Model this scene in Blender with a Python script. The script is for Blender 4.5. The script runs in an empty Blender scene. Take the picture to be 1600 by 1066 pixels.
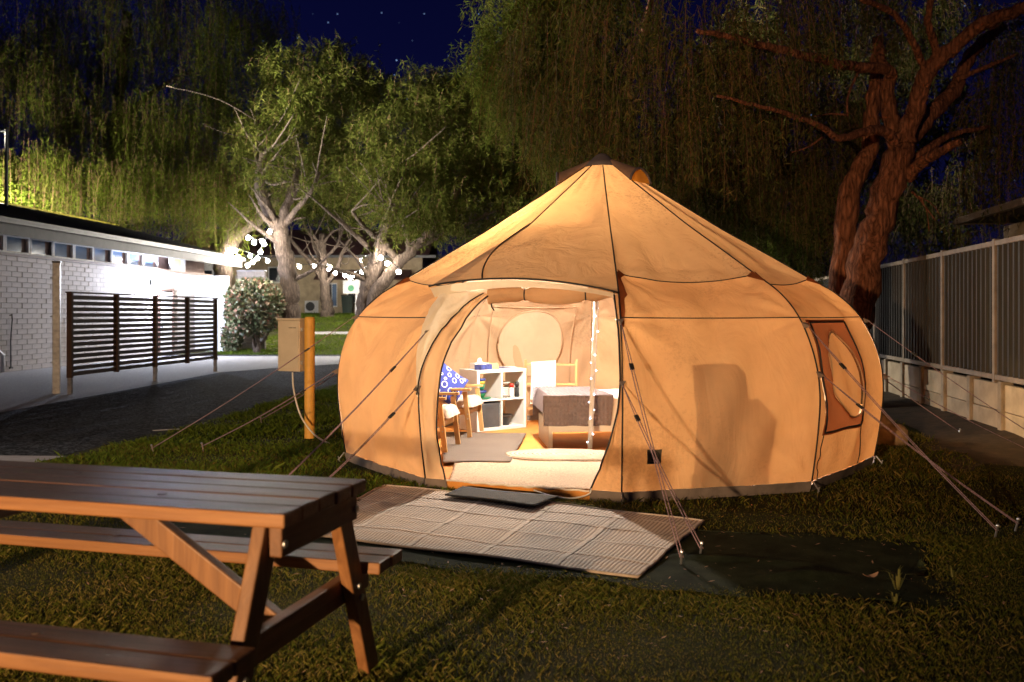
import bpy, bmesh, math, random
import numpy as np
from mathutils import Vector, Matrix
random.seed(7)
RNG = np.random.default_rng(7)
PI = math.pi
SC = bpy.context.scene
C = SC.collection

# ------------------------------------------------------------------ camera, sky, lamps, exposure
H = 1.4            # camera height
F = 1400.0         # focal length in pixels of a 1600 px wide picture
cam_d = bpy.data.cameras.new('camera')
cam = bpy.data.objects.new('camera', cam_d)
C.objects.link(cam)
cam.location = (0, 0, H)
cam.rotation_euler = (PI / 2, 0, 0)
cam_d.sensor_width = 36.0
cam_d.lens = 36.0 * F / 1600.0
cam_d.shift_y = -43.0 / 1600.0
cam_d.clip_end = 500
cam_d.clip_start = 0.05
cam_d.dof.use_dof = True
cam_d.dof.focus_distance = 7.6
cam_d.dof.aperture_fstop = 2.6
SC.camera = cam

SC.view_settings.view_transform = 'Standard'
SC.view_settings.look = 'None'
SC.view_settings.exposure = 0.0
SC.view_settings.gamma = 1.0
SC.view_settings.use_curve_mapping = False
SC.render.engine = 'CYCLES'
cy = SC.cycles
cy.max_bounces = 7
cy.diffuse_bounces = 4
cy.glossy_bounces = 3
cy.transmission_bounces = 4
cy.transparent_max_bounces = 8
cy.sample_clamp_indirect = 4.0
cy.use_denoising = True

W = bpy.data.worlds.new('World')
SC.world = W
W.use_nodes = True
nt = W.node_tree
nt.nodes.clear()
def wn(t, **k):
    n = nt.nodes.new(t)
    for a, b in k.items():
        setattr(n, a, b)
    return n
w_out = wn('ShaderNodeOutputWorld')
sky = wn('ShaderNodeTexSky', sky_type='NISHITA')
sky.sun_disc = False
sky.sun_elevation = math.radians(16)
sky.sun_rotation = math.radians(140)
tint = wn('ShaderNodeMix', data_type='RGBA', blend_type='MULTIPLY')
tint.inputs['Factor'].default_value = 1.0
nt.links.new(sky.outputs[0], tint.inputs['A'])
tint.inputs['B'].default_value = (0.12, 0.10, 0.68, 1)
bg = wn('ShaderNodeBackground')
bg.inputs['Strength'].default_value = 0.0075
nt.links.new(tint.outputs['Result'], bg.inputs['Color'])
tc = wn('ShaderNodeTexCoord')
vor = wn('ShaderNodeTexVoronoi')
vor.inputs['Scale'].default_value = 90
nt.links.new(tc.outputs['Generated'], vor.inputs['Vector'])
lt = wn('ShaderNodeMath', operation='LESS_THAN'); lt.inputs[1].default_value = 0.075
nt.links.new(vor.outputs['Distance'], lt.inputs[0])
sep = wn('ShaderNodeSeparateColor')
nt.links.new(vor.outputs['Color'], sep.inputs[0])
pw = wn('ShaderNodeMath', operation='POWER'); pw.inputs[1].default_value = 2.8
nt.links.new(sep.outputs[0], pw.inputs[0])
ml = wn('ShaderNodeMath', operation='MULTIPLY')
nt.links.new(lt.outputs[0], ml.inputs[0]); nt.links.new(pw.outputs[0], ml.inputs[1])
bg2 = wn('ShaderNodeBackground')
bg2.inputs['Color'].default_value = (0.35, 0.55, 1, 1)
ms = wn('ShaderNodeMath', operation='MULTIPLY'); ms.inputs[1].default_value = 0.8
nt.links.new(ml.outputs[0], ms.inputs[0])
nt.links.new(ms.outputs[0], bg2.inputs['Strength'])
ads = wn('ShaderNodeAddShader')
nt.links.new(bg.outputs[0], ads.inputs[0]); nt.links.new(bg2.outputs[0], ads.inputs[1])
nt.links.new(ads.outputs[0], w_out.inputs['Surface'])

# lamp powers and colours used by the lamp builders further down
STREET_W, STREET_C = 8200.0, (1.0, 0.64, 0.33)
POLE_W, POLE_C = 2500.0, (1.0, 0.90, 0.80)
FLOOD_W, FLOOD_C = 1600.0, (0.70, 0.78, 1.0)
MAST_W, YARD_W, YARD_C = 62000.0, 5500.0, (1.0, 0.94, 0.76)
TENT_S, TENT_C = 4300.0, (1.0, 0.90, 0.76)
BULB_S = 680.0

# ------------------------------------------------------------------ materials
def nodes(name):
    m = bpy.data.materials.new(name)
    m.use_nodes = True
    t = m.node_tree
    b = t.nodes['Principled BSDF']
    return m, t, b
def rgba(c): return (c[0], c[1], c[2], 1.0)
def N(t, ty, **k):
    n = t.nodes.new(ty)
    for a, b in k.items():
        setattr(n, a, b)
    return n
def noise(t, vec, scale, detail=4, rough=.6):
    n = N(t, 'ShaderNodeTexNoise')
    n.inputs['Scale'].default_value = scale
    n.inputs['Detail'].default_value = detail
    n.inputs['Roughness'].default_value = rough
    if vec is not None: t.links.new(vec, n.inputs['Vector'])
    return n
def coords(t, scale=(1, 1, 1), kind='Object'):
    c = N(t, 'ShaderNodeTexCoord')
    mp = N(t, 'ShaderNodeMapping')
    mp.inputs['Scale'].default_value = scale
    t.links.new(c.outputs[kind], mp.inputs['Vector'])
    return mp.outputs['Vector']
def ramp(t, fac, stops):
    r = N(t, 'ShaderNodeValToRGB')
    e = r.color_ramp.elements
    e[0].position, e[0].color = stops[0][0], rgba(stops[0][1])
    e[1].position, e[1].color = stops[-1][0], rgba(stops[-1][1])
    for p, c in stops[1:-1]:
        x = e.new(p); x.color = rgba(c)
    t.links.new(fac, r.inputs['Fac'])
    return r.outputs['Color']
def bump(t, b, h, strength=.3, dist=.01):
    n = N(t, 'ShaderNodeBump')
    n.inputs['Strength'].default_value = strength
    n.inputs['Distance'].default_value = dist
    t.links.new(h, n.inputs['Height'])
    t.links.new(n.outputs['Normal'], b.inputs['Normal'])
    return n
def plain(name, col, rough=.6, metal=0.0, var=.25, scale=6, bmp=.15, bscale=60, spec=.4, mscale=(1, 1, 1)):
    """a base colour that wanders a little, plus fine relief"""
    m, t, b = nodes(name)
    v = coords(t, mscale)
    n = noise(t, v, scale, 5)
    lo = tuple(c * (1 - var) for c in col); hi = tuple(min(1, c * (1 + var)) for c in col)
    t.links.new(ramp(t, n.outputs['Fac'], [(.3, lo), (.7, hi)]), b.inputs['Base Color'])
    b.inputs['Roughness'].default_value = rough
    b.inputs['Metallic'].default_value = metal
    b.inputs['Specular IOR Level'].default_value = spec
    if bmp:
        n2 = noise(t, v, bscale, 4)
        bump(t, b, n2.outputs['Fac'], bmp, .01)
    return m
def emit(name, col, strength):
    m, t, b = nodes(name)
    b.inputs['Base Color'].default_value = rgba(col)
    b.inputs['Emission Color'].default_value = rgba(col)
    b.inputs['Emission Strength'].default_value = strength
    return m
def wood(name, axis, dark, light, rough=.45, sc=1.0, spec=.5):
    m, t, b = nodes(name)
    s = [26 * sc, 26 * sc, 26 * sc]; s[axis] = 1.6 * sc
    v = coords(t, s)
    n = noise(t, v, 1.0, 6, .65); n.inputs['Distortion'].default_value = .6
    col = ramp(t, n.outputs['Fac'], [(.25, dark), (.5, tuple((a + c) / 2 for a, c in zip(dark, light))), (.70, light)])
    gi = N(t, 'ShaderNodeObjectInfo')
    hs = N(t, 'ShaderNodeHueSaturation')
    mr = N(t, 'ShaderNodeMapRange'); mr.inputs['To Min'].default_value = .7; mr.inputs['To Max'].default_value = 1.2
    t.links.new(gi.outputs['Random'], mr.inputs['Value'])
    t.links.new(mr.outputs[0], hs.inputs['Value'])
    t.links.new(col, hs.inputs['Color'])
    t.links.new(hs.outputs[0], b.inputs['Base Color'])
    n3 = noise(t, coords(t), 9, 3)
    mr2 = N(t, 'ShaderNodeMapRange'); mr2.inputs['To Min'].default_value = rough - .15; mr2.inputs['To Max'].default_value = rough + .2
    t.links.new(n3.outputs['Fac'], mr2.inputs['Value']); t.links.new(mr2.outputs[0], b.inputs['Roughness'])
    b.inputs['Specular IOR Level'].default_value = spec
    bump(t, b, n.outputs['Fac'], .35, .004)
    return m
def weathered(name, top_a, top_b, side_a, side_b):
    m = wood(name, 0, side_a, side_b, .5)
    t = m.node_tree; b = t.nodes['Principled BSDF']
    src = b.inputs['Base Color'].links[0].from_socket
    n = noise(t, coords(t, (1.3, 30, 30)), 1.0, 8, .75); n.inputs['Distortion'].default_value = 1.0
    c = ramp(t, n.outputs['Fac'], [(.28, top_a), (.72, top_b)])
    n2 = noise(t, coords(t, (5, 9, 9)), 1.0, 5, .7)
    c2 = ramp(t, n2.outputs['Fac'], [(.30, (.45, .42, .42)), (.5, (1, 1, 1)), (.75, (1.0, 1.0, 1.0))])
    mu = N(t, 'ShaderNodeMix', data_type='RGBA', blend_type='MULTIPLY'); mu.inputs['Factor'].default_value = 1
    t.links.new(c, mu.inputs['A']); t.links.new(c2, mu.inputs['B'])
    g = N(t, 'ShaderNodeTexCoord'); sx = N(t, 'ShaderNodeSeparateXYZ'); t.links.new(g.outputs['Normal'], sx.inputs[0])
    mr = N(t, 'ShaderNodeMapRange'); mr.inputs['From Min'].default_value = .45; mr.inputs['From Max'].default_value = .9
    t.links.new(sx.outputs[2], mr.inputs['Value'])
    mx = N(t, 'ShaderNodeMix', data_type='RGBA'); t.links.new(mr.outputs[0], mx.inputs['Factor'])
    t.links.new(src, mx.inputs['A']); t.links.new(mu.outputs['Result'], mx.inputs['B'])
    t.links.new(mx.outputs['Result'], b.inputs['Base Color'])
    rr = N(t, 'ShaderNodeMapRange'); rr.inputs['To Min'].default_value = .36; rr.inputs['To Max'].default_value = .62
    t.links.new(n2.outputs['Fac'], rr.inputs['Value']); t.links.new(rr.outputs[0], b.inputs['Roughness'])
    b.inputs['Specular IOR Level'].default_value = .42
    bump(t, b, n.outputs['Fac'], .55, .006)
    return m
def canvas(name, dif, tra, mixf=.45, stain=.0, weave=.12):
    m = bpy.data.materials.new(name); m.use_nodes = True
    t = m.node_tree; t.nodes.clear()
    out = N(t, 'ShaderNodeOutputMaterial')
    v = coords(t)
    n = noise(t, v, 2.2, 5, .6)
    c1 = ramp(t, n.outputs['Fac'], [(.3, tuple(x * .86 for x in dif)), (.7, tuple(min(1, x * 1.06) for x in dif))])
    c2 = ramp(t, n.outputs['Fac'], [(.3, tuple(x * .9 for x in tra)), (.7, tra)])
    if stain:
        n4 = noise(t, v, 34, 5, .75)
        n5 = noise(t, v, 1.3, 2)
        mu = N(t, 'ShaderNodeMath', operation='MULTIPLY')
        t.links.new(n4.outputs['Fac'], mu.inputs[0]); t.links.new(n5.outputs['Fac'], mu.inputs[1])
        f = ramp(t, mu.outputs[0], [(.30, (1, 1, 1)), (.42, (1 - stain,) * 3)])
        for which in (1, 2):
            x = N(t, 'ShaderNodeMix', data_type='RGBA', blend_type='MULTIPLY'); x.inputs['Factor'].default_value = 1
            t.links.new(c1 if which == 1 else c2, x.inputs['A']); t.links.new(f, x.inputs['B'])
            if which == 1: c1 = x.outputs['Result']
            else: c2 = x.outputs['Result']
    d = N(t, 'ShaderNodeBsdfDiffuse'); tr = N(t, 'ShaderNodeBsdfTranslucent')
    mx = N(t, 'ShaderNodeMixShader'); mx.inputs[0].default_value = mixf
    t.links.new(c1, d.inputs['Color']); t.links.new(c2, tr.inputs['Color'])
    wv = noise(t, v, 160, 2); n6 = noise(t, coords(t, (2.4, 2.4, .9)), 1.5, 3, .5); n6.inputs['Distortion'].default_value = 1.2
    ad = N(t, 'ShaderNodeMath', operation='MULTIPLY_ADD'); ad.inputs[1].default_value = .05
    t.links.new(wv.outputs['Fac'], ad.inputs[0]); t.links.new(n6.outputs['Fac'], ad.inputs[2])
    bp = N(t, 'ShaderNodeBump'); bp.inputs['Strength'].default_value = weave; bp.inputs['Distance'].default_value = .09
    t.links.new(ad.outputs[0], bp.inputs['Height'])
    t.links.new(bp.outputs[0], d.inputs['Normal']); t.links.new(bp.outputs[0], tr.inputs['Normal'])
    t.links.new(d.outputs[0], mx.inputs[1]); t.links.new(tr.outputs[0], mx.inputs[2])
    t.links.new(mx.outputs[0], out.inputs['Surface'])
    return m
def leafmat(name, stops, trans=.35):
    m = bpy.data.materials.new(name); m.use_nodes = True
    t = m.node_tree; t.nodes.clear()
    out = N(t, 'ShaderNodeOutputMaterial')
    g = N(t, 'ShaderNodeNewGeometry')
    n = noise(t, coords(t), .8, 3)
    ad = N(t, 'ShaderNodeMath', operation='MULTIPLY_ADD'); ad.inputs[1].default_value = .55
    t.links.new(g.outputs['Random Per Island'], ad.inputs[0])
    mm = N(t, 'ShaderNodeMath', operation='MULTIPLY'); mm.inputs[1].default_value = .5
    t.links.new(n.outputs['Fac'], mm.inputs[0]); t.links.new(mm.outputs[0], ad.inputs[2])
    col = ramp(t, ad.outputs[0], stops)
    d = N(t, 'ShaderNodeBsdfDiffuse'); tr = N(t, 'ShaderNodeBsdfTranslucent')
    mx = N(t, 'ShaderNodeMixShader'); mx.inputs[0].default_value = trans
    t.links.new(col, d.inputs['Color']); t.links.new(col, tr.inputs['Color'])
    t.links.new(d.outputs[0], mx.inputs[1]); t.links.new(tr.outputs[0], mx.inputs[2])
    t.links.new(mx.outputs[0], out.inputs['Surface'])
    return m
def bark(name, dark, light, scale=1.0):
    m, t, b = nodes(name)
    v = coords(t, (9 * scale, 9 * scale, 1.7 * scale))
    n = noise(t, v, 2.0, 7, .7); n.inputs['Distortion'].default_value = .9
    vo = N(t, 'ShaderNodeTexVoronoi', feature='DISTANCE_TO_EDGE'); vo.inputs['Scale'].default_value = 1.6
    t.links.new(v, vo.inputs['Vector'])
    mu = N(t, 'ShaderNodeMath', operation='MULTIPLY_ADD'); mu.inputs[1].default_value = .8
    t.links.new(vo.outputs['Distance'], mu.inputs[0]); t.links.new(n.outputs['Fac'], mu.inputs[2])
    t.links.new(ramp(t, mu.outputs[0], [(.35, dark), (.85, light)]), b.inputs['Base Color'])
    b.inputs['Roughness'].default_value = .9
    b.inputs['Specular IOR Level'].default_value = .15
    bump(t, b, mu.outputs[0], 1.0, .06)
    return m

M = {}
M['canvas_roof'] = canvas('canvas_roof', (.56, .41, .28), (.66, .32, .11), .22, .42, .28)
M['canvas_wall'] = canvas('canvas_wall', (.60, .405, .25), (.80, .36, .11), .27, .16, .26)
M['canvas_cream'] = canvas('canvas_cream', (.88, .80, .68), (.7, .55, .38), .2, 0, .3)
M['canvas_flap'] = canvas('canvas_flap', (.60, .41, .26), (.7, .42, .2), .3, .1, .25)
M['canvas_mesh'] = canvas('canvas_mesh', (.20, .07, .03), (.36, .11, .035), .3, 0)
M['round_cover'] = canvas('round_cover', (.74, .54, .37), (.74, .42, .18), .3, 0)
def netting():
    m = bpy.data.materials.new('netting'); m.use_nodes = True
    t = m.node_tree; t.nodes.clear()
    o = N(t, 'ShaderNodeOutputMaterial'); d = N(t, 'ShaderNodeBsdfDiffuse'); d.inputs['Color'].default_value = (.25, .12, .05, 1)
    tr = N(t, 'ShaderNodeBsdfTransparent'); tr.inputs['Color'].default_value = (1, .74, .38, 1)
    mx = N(t, 'ShaderNodeMixShader'); mx.inputs[0].default_value = .90
    t.links.new(d.outputs[0], mx.inputs[1]); t.links.new(tr.outputs[0], mx.inputs[2]); t.links.new(mx.outputs[0], o.inputs['Surface'])
    return m
M['netting'] = netting()  # for the added window; golden tint colours the light it lets out
M['skirt'] = plain('skirt', (.17, .135, .12), .8, bscale=90, bmp=.3)
M['cap'] = plain('cap', (.085, .07, .08), .7)
M['piping'] = plain('piping', (.012, .012, .014), .6, bmp=0)
M['groundsheet'] = plain('groundsheet', (.62, .26, .06), .55, var=.18, scale=3, bmp=.5, bscale=7)
M['rope'] = plain('rope', (.30, .20, .24), .8, bscale=300, bmp=.6, scale=80, var=.5)
M['steel'] = plain('steel', (.45, .45, .47), .35, .9)
M['galv'] = plain('galv', (.42, .42, .43), .5, .6, var=.3, scale=12)
M['patch'] = plain('patch', (.10, .085, .07), .8)
M['patch_print'] = plain('patch_print', (.02, .018, .018), .8, bmp=0)
M['pole_white'] = plain('pole_white', (.8, .8, .8), .35, bmp=0)
M['led'] = emit('led', (.80, .86, 1.0), 14)
M['white_laminate'] = plain('white_laminate', (.80, .78, .74), .4, var=.03, bmp=0)
M['grey_box'] = plain('grey_box', (.055, .058, .065), .8, bscale=150, bmp=.4)
M['beech'] = wood('beech', 2, (.52, .28, .10), (.66, .40, .17), .4, 1.3)
M['cushion'] = plain('cushion', (.52, .40, .32), .9, bscale=220, bmp=.4)
M['quilt'] = plain('quilt', (.13, .105, .115), .55, var=.15, bmp=.2, bscale=120)
M['sheet'] = plain('sheet', (.80, .76, .72), .85, var=.04, bmp=.4, bscale=14)
M['towel'] = plain('towel', (.82, .77, .70), .95, var=.05, bmp=.5, bscale=160)
M['jute'] = None
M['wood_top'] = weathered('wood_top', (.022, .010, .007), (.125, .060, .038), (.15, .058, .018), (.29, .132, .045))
M['wood_leg'] = wood('wood_leg', 2, (.13, .050, .016), (.29, .132, .047), .5)
M['wood_beam'] = wood('wood_beam', 1, (.10, .04, .014), (.24, .105, .042), .5)
M['bark_dark'] = bark('bark_dark', (.03, .010, .006), (.36, .14, .075))
M['bark_pale'] = bark('bark_pale', (.035, .025, .019), (.17, .125, .095))
M['concrete'] = plain('concrete', (.44, .34, .24), .85, var=.25, scale=3, bscale=40, bmp=.3)
M['concrete_post'] = plain('concrete_post', (.34, .27, .20), .85, var=.35, scale=5, bscale=40, bmp=.3)
M['fence_metal'] = plain('fence_metal', (.017, .013, .011), .55, .1, var=.45, scale=3, bmp=.1, mscale=(4, 4, .5))
M['fence_trim'] = plain('fence_trim', (.25, .19, .145), .5, .1)
M['brick'] = plain('brick', (.66, .60, .58), .75, var=.25, scale=1.2, bscale=35, bmp=.5)
M['brick_shaded'] = plain('brick_shaded', (.19, .165, .15), .8, var=.2, scale=5, bscale=35, bmp=.5)  # privacy wall brick, darkened to stand for its shade from the wall lamp
M['mortar'] = plain('mortar', (.34, .30, .28), .9, bscale=80, bmp=.4)
M['brick_tan'] = plain('brick_tan', (.44, .34, .22), .85, var=.25, scale=3, bscale=30, bmp=.4)
M['timber_paint'] = plain('timber_paint', (.13, .075, .055), .6)
M['white_paint'] = plain('white_paint', (.74, .72, .70), .55, var=.08)
M['gutter'] = plain('gutter', (.17, .16, .16), .45)
M['fascia'] = plain('fascia', (.05, .047, .047), .6)
M['roof_metal'] = plain('roof_metal', (.05, .05, .055), .5, .3)
M['roof_red'] = plain('roof_red', (.10, .045, .04), .7)
M['roof_tile'] = plain('roof_tile', (.06, .055, .055), .8)
M['soffit'] = plain('soffit', (.36, .35, .35), .7)
M['slat'] = wood('slat', 1, (.030, .016, .011), (.075, .040, .026), .55)
M['slat_post'] = wood('slat_post', 2, (.05, .026, .016), (.13, .07, .04), .6)
M['box_beige'] = plain('box_beige', (.50, .44, .36), .5, var=.1)
M['post_yellow'] = plain('post_yellow', (.62, .34, .07), .55, var=.15, scale=9)
M['cable_white'] = plain('cable_white', (.62, .60, .56), .5, bmp=0)
M['rock'] = plain('rock', (.30, .19, .10), .9, var=.4, scale=5, bscale=18, bmp=.8)
M['black_plastic'] = plain('black_plastic', (.02, .02, .022), .45)
M['bin_green'] = plain('bin_green', (.02, .04, .028), .5)
M['blue_glass'] = plain('blue_glass', (.10, .16, .27), .12, var=.25, scale=1.2, bmp=0, spec=.8)
M['yellow_glass'] = emit('yellow_glass', (1.0, .72, .22), .9)
M['dark_glass'] = plain('dark_glass', (.025, .03, .04), .1, bmp=0, spec=.9)
M['curtain'] = plain('curtain', (.14, .085, .07), .8)
M['wall_lamp_lens'] = emit('wall_lamp_lens', (.88, .93, 1), 40)
M['green_cup'] = plain('green_cup', (.02, .20, .10), .4, bmp=0)
M['yellow_cup'] = plain('yellow_cup', (.62, .36, .05), .4, bmp=0)
M['navy_cup'] = plain('navy_cup', (.02, .035, .16), .4, bmp=0)
M['ceramic'] = plain('ceramic', (.45, .42, .38), .35, bmp=0)
M['red_cap'] = plain('red_cap', (.60, .03, .02), .4, bmp=0)
M['paper'] = plain('paper', (.75, .72, .68), .8, var=.05, bmp=0)
M['navy_print'] = plain('navy_print', (.03, .045, .18), .5, var=.8, scale=30, bmp=0)
M['kraft'] = plain('kraft', (.45, .28, .15), .8)
M['weed'] = leafmat('weed', [(.2, (.06, .08, .02)), (.7, (.20, .19, .06))])
M['leaf_litter'] = plain('leaf_litter', (.36, .20, .11), .8, bmp=0)
M['leaf_right'] = leafmat('leaf_right', [(.15, (.022, .030, .008)), (.45, (.060, .070, .016)), (.68, (.115, .105, .030)), (.92, (.17, .095, .045))], .35)
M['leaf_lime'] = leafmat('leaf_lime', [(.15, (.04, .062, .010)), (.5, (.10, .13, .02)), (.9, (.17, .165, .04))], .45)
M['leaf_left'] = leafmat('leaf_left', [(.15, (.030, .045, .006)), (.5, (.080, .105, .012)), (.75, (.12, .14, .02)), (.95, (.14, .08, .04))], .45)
M['leaf_mid'] = leafmat('leaf_mid', [(.15, (.024, .032, .006)), (.5, (.062, .076, .013)), (.9, (.115, .105, .028))], .35)
M['leaf_bush'] = leafmat('leaf_bush', [(.15, (.03, .045, .018)), (.55, (.09, .11, .045)), (.8, (.17, .16, .09)), (.95, (.28, .11, .08))], .3)
def glossleaf(name, stops):
    m, t, b = nodes(name)
    g = N(t, 'ShaderNodeNewGeometry')
    t.links.new(ramp(t, g.outputs['Random Per Island'], stops), b.inputs['Base Color'])
    b.inputs['Roughness'].default_value = .38; b.inputs['Specular IOR Level'].default_value = .6
    return m
M['leaf_bush'] = glossleaf('leaf_bush', [(.05, (.04, .055, .02)), (.45, (.12, .145, .06)), (.75, (.26, .25, .15)), (.95, (.36, .17, .12))])
M['twig'] = plain('twig', (.14, .065, .035), .9, bmp=0)
M['grass_near'] = leafmat('grass_near', [(.12, (.030, .040, .007)), (.40, (.080, .095, .014)), (.64, (.145, .125, .024)), (.92, (.26, .18, .07))], .4)
M['grass_lawn'] = leafmat('grass_lawn', [(.12, (.05, .085, .012)), (.5, (.11, .165, .02)), (.9, (.17, .20, .035))], .4)

def ground_mat():
    m, t, b = nodes('ground_soil')
    v = coords(t)
    n = noise(t, v, .9, 6, .65); n2 = noise(t, v, 22, 6, .75)
    ad = N(t, 'ShaderNodeMath', operation='MULTIPLY_ADD'); ad.inputs[1].default_value = .6
    t.links.new(n2.outputs['Fac'], ad.inputs[0])
    mm = N(t, 'ShaderNodeMath', operation='MULTIPLY'); mm.inputs[1].default_value = .4
    t.links.new(n.outputs['Fac'], mm.inputs[0]); t.links.new(mm.outputs[0], ad.inputs[2])
    t.links.new(ramp(t, ad.outputs[0], [(.3, (.014, .016, .006)), (.5, (.034, .036, .011)), (.7, (.075, .055, .024))]), b.inputs['Base Color'])
    b.inputs['Roughness'].default_value = .95; b.inputs['Specular IOR Level'].default_value = .1
    bump(t, b, n2.outputs['Fac'], .9, .03)
    return m
M['ground'] = ground_mat()
def asphalt():
    m, t, b = nodes('asphalt')
    v = coords(t)
    vo = N(t, 'ShaderNodeTexVoronoi'); vo.inputs['Scale'].default_value = 34
    t.links.new(v, vo.inputs['Vector'])
    sp = N(t, 'ShaderNodeSeparateColor'); t.links.new(vo.outputs['Color'], sp.inputs[0])
    n = noise(t, v, .5, 4)
    mm = N(t, 'ShaderNodeMath', operation='MULTIPLY_ADD'); mm.inputs[1].default_value = .5
    t.links.new(n.outputs['Fac'], mm.inputs[0]); t.links.new(sp.outputs[0], mm.inputs[2])
    t.links.new(ramp(t, mm.outputs[0], [(.3, (.005, .005, .006)), (.75, (.011, .011, .013)), (1.0, (.07, .07, .08))]), b.inputs['Base Color'])
    b.inputs['Roughness'].default_value = .95; b.inputs['Specular IOR Level'].default_value = .08
    bump(t, b, vo.outputs['Distance'], .8, .02)
    return m
M['asphalt'] = asphalt()
M['apron'] = plain('apron', (.34, .32, .31), .9, var=.3, scale=24, bscale=70, bmp=.9)
M['pad'] = plain('pad', (.30, .27, .27), .9, var=.2, scale=5, bscale=50, bmp=.5)
M['paint_white'] = plain('paint_white', (.6, .58, .55), .8)
M['soil'] = plain('soil', (.055, .034, .02), .95, var=.5, scale=7, bscale=25, bmp=.9)
M['shade_cloth'] = plain('shade_cloth', (.020, .025, .012), .95, var=.5, scale=5, bscale=120, bmp=.5, spec=.08)
M['doormat'] = plain('doormat', (.018, .018, .02), .85, bscale=140, bmp=.8)
def stripes(name, base, lo, axis, freq, relief=.4, var=.15, rough=.8):
    m, t, b = nodes(name)
    c = N(t, 'ShaderNodeTexCoord')
    sx = N(t, 'ShaderNodeSeparateXYZ'); t.links.new(c.outputs['UV'], sx.inputs[0])
    mu = N(t, 'ShaderNodeMath', operation='MULTIPLY'); mu.inputs[1].default_value = freq
    t.links.new(sx.outputs[axis], mu.inputs[0])
    si = N(t, 'ShaderNodeMath', operation='SINE'); t.links.new(mu.outputs[0], si.inputs[0])
    n = noise(t, coords(t), 3, 4)
    mr = N(t, 'ShaderNodeMapRange'); mr.inputs['From Min'].default_value = -1
    t.links.new(si.outputs[0], mr.inputs['Value'])
    md = N(t, 'ShaderNodeMath', operation='MULTIPLY_ADD'); md.inputs[1].default_value = .3; 
    t.links.new(n.outputs['Fac'], md.inputs[0]); t.links.new(mr.outputs[0], md.inputs[2])
    t.links.new(ramp(t, md.outputs[0], [(.2, lo), (.85, base)]), b.inputs['Base Color'])
    b.inputs['Roughness'].default_value = rough
    bump(t, b, mr.outputs[0], relief, .006)
    return m
M['mat_weave'] = stripes('mat_weave', (.62, .50, .40), (.30, .22, .165), 0, 2 * PI * 95)
M['mat_edge'] = plain('mat_edge', (.45, .36, .29), .8, bmp=0)
M['mat_band'] = plain('mat_band', (.66, .55, .46), .8, bmp=.3, bscale=120)
M['rug_grey'] = stripes('rug_grey', (.19, .145, .115), (.03, .025, .024), 1, 2 * PI * 42, .5)
M['shag'] = plain('shag', (.62, .48, .35), .95, var=.3, scale=60, bscale=90, bmp=1.0)
def jute():
    m, t, b = nodes('jute')
    c = N(t, 'ShaderNodeTexCoord')
    ln = N(t, 'ShaderNodeVectorMath', operation='LENGTH'); t.links.new(c.outputs['Object'], ln.inputs[0])
    mu = N(t, 'ShaderNodeMath', operation='MULTIPLY'); mu.inputs[1].default_value = 2 * PI * 22
    t.links.new(ln.outputs['Value'], mu.inputs[0])
    si = N(t, 'ShaderNodeMath', operation='SINE'); t.links.new(mu.outputs[0], si.inputs[0])
    n = noise(t, coords(t), 30, 4)
    t.links.new(ramp(t, n.outputs['Fac'], [(.3, (.44, .34, .25)), (.7, (.66, .55, .42))]), b.inputs['Base Color'])
    b.inputs['Roughness'].default_value = .95
    bump(t, b, si.outputs[0], .7, .01)
    return m
M['jute'] = jute()

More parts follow.
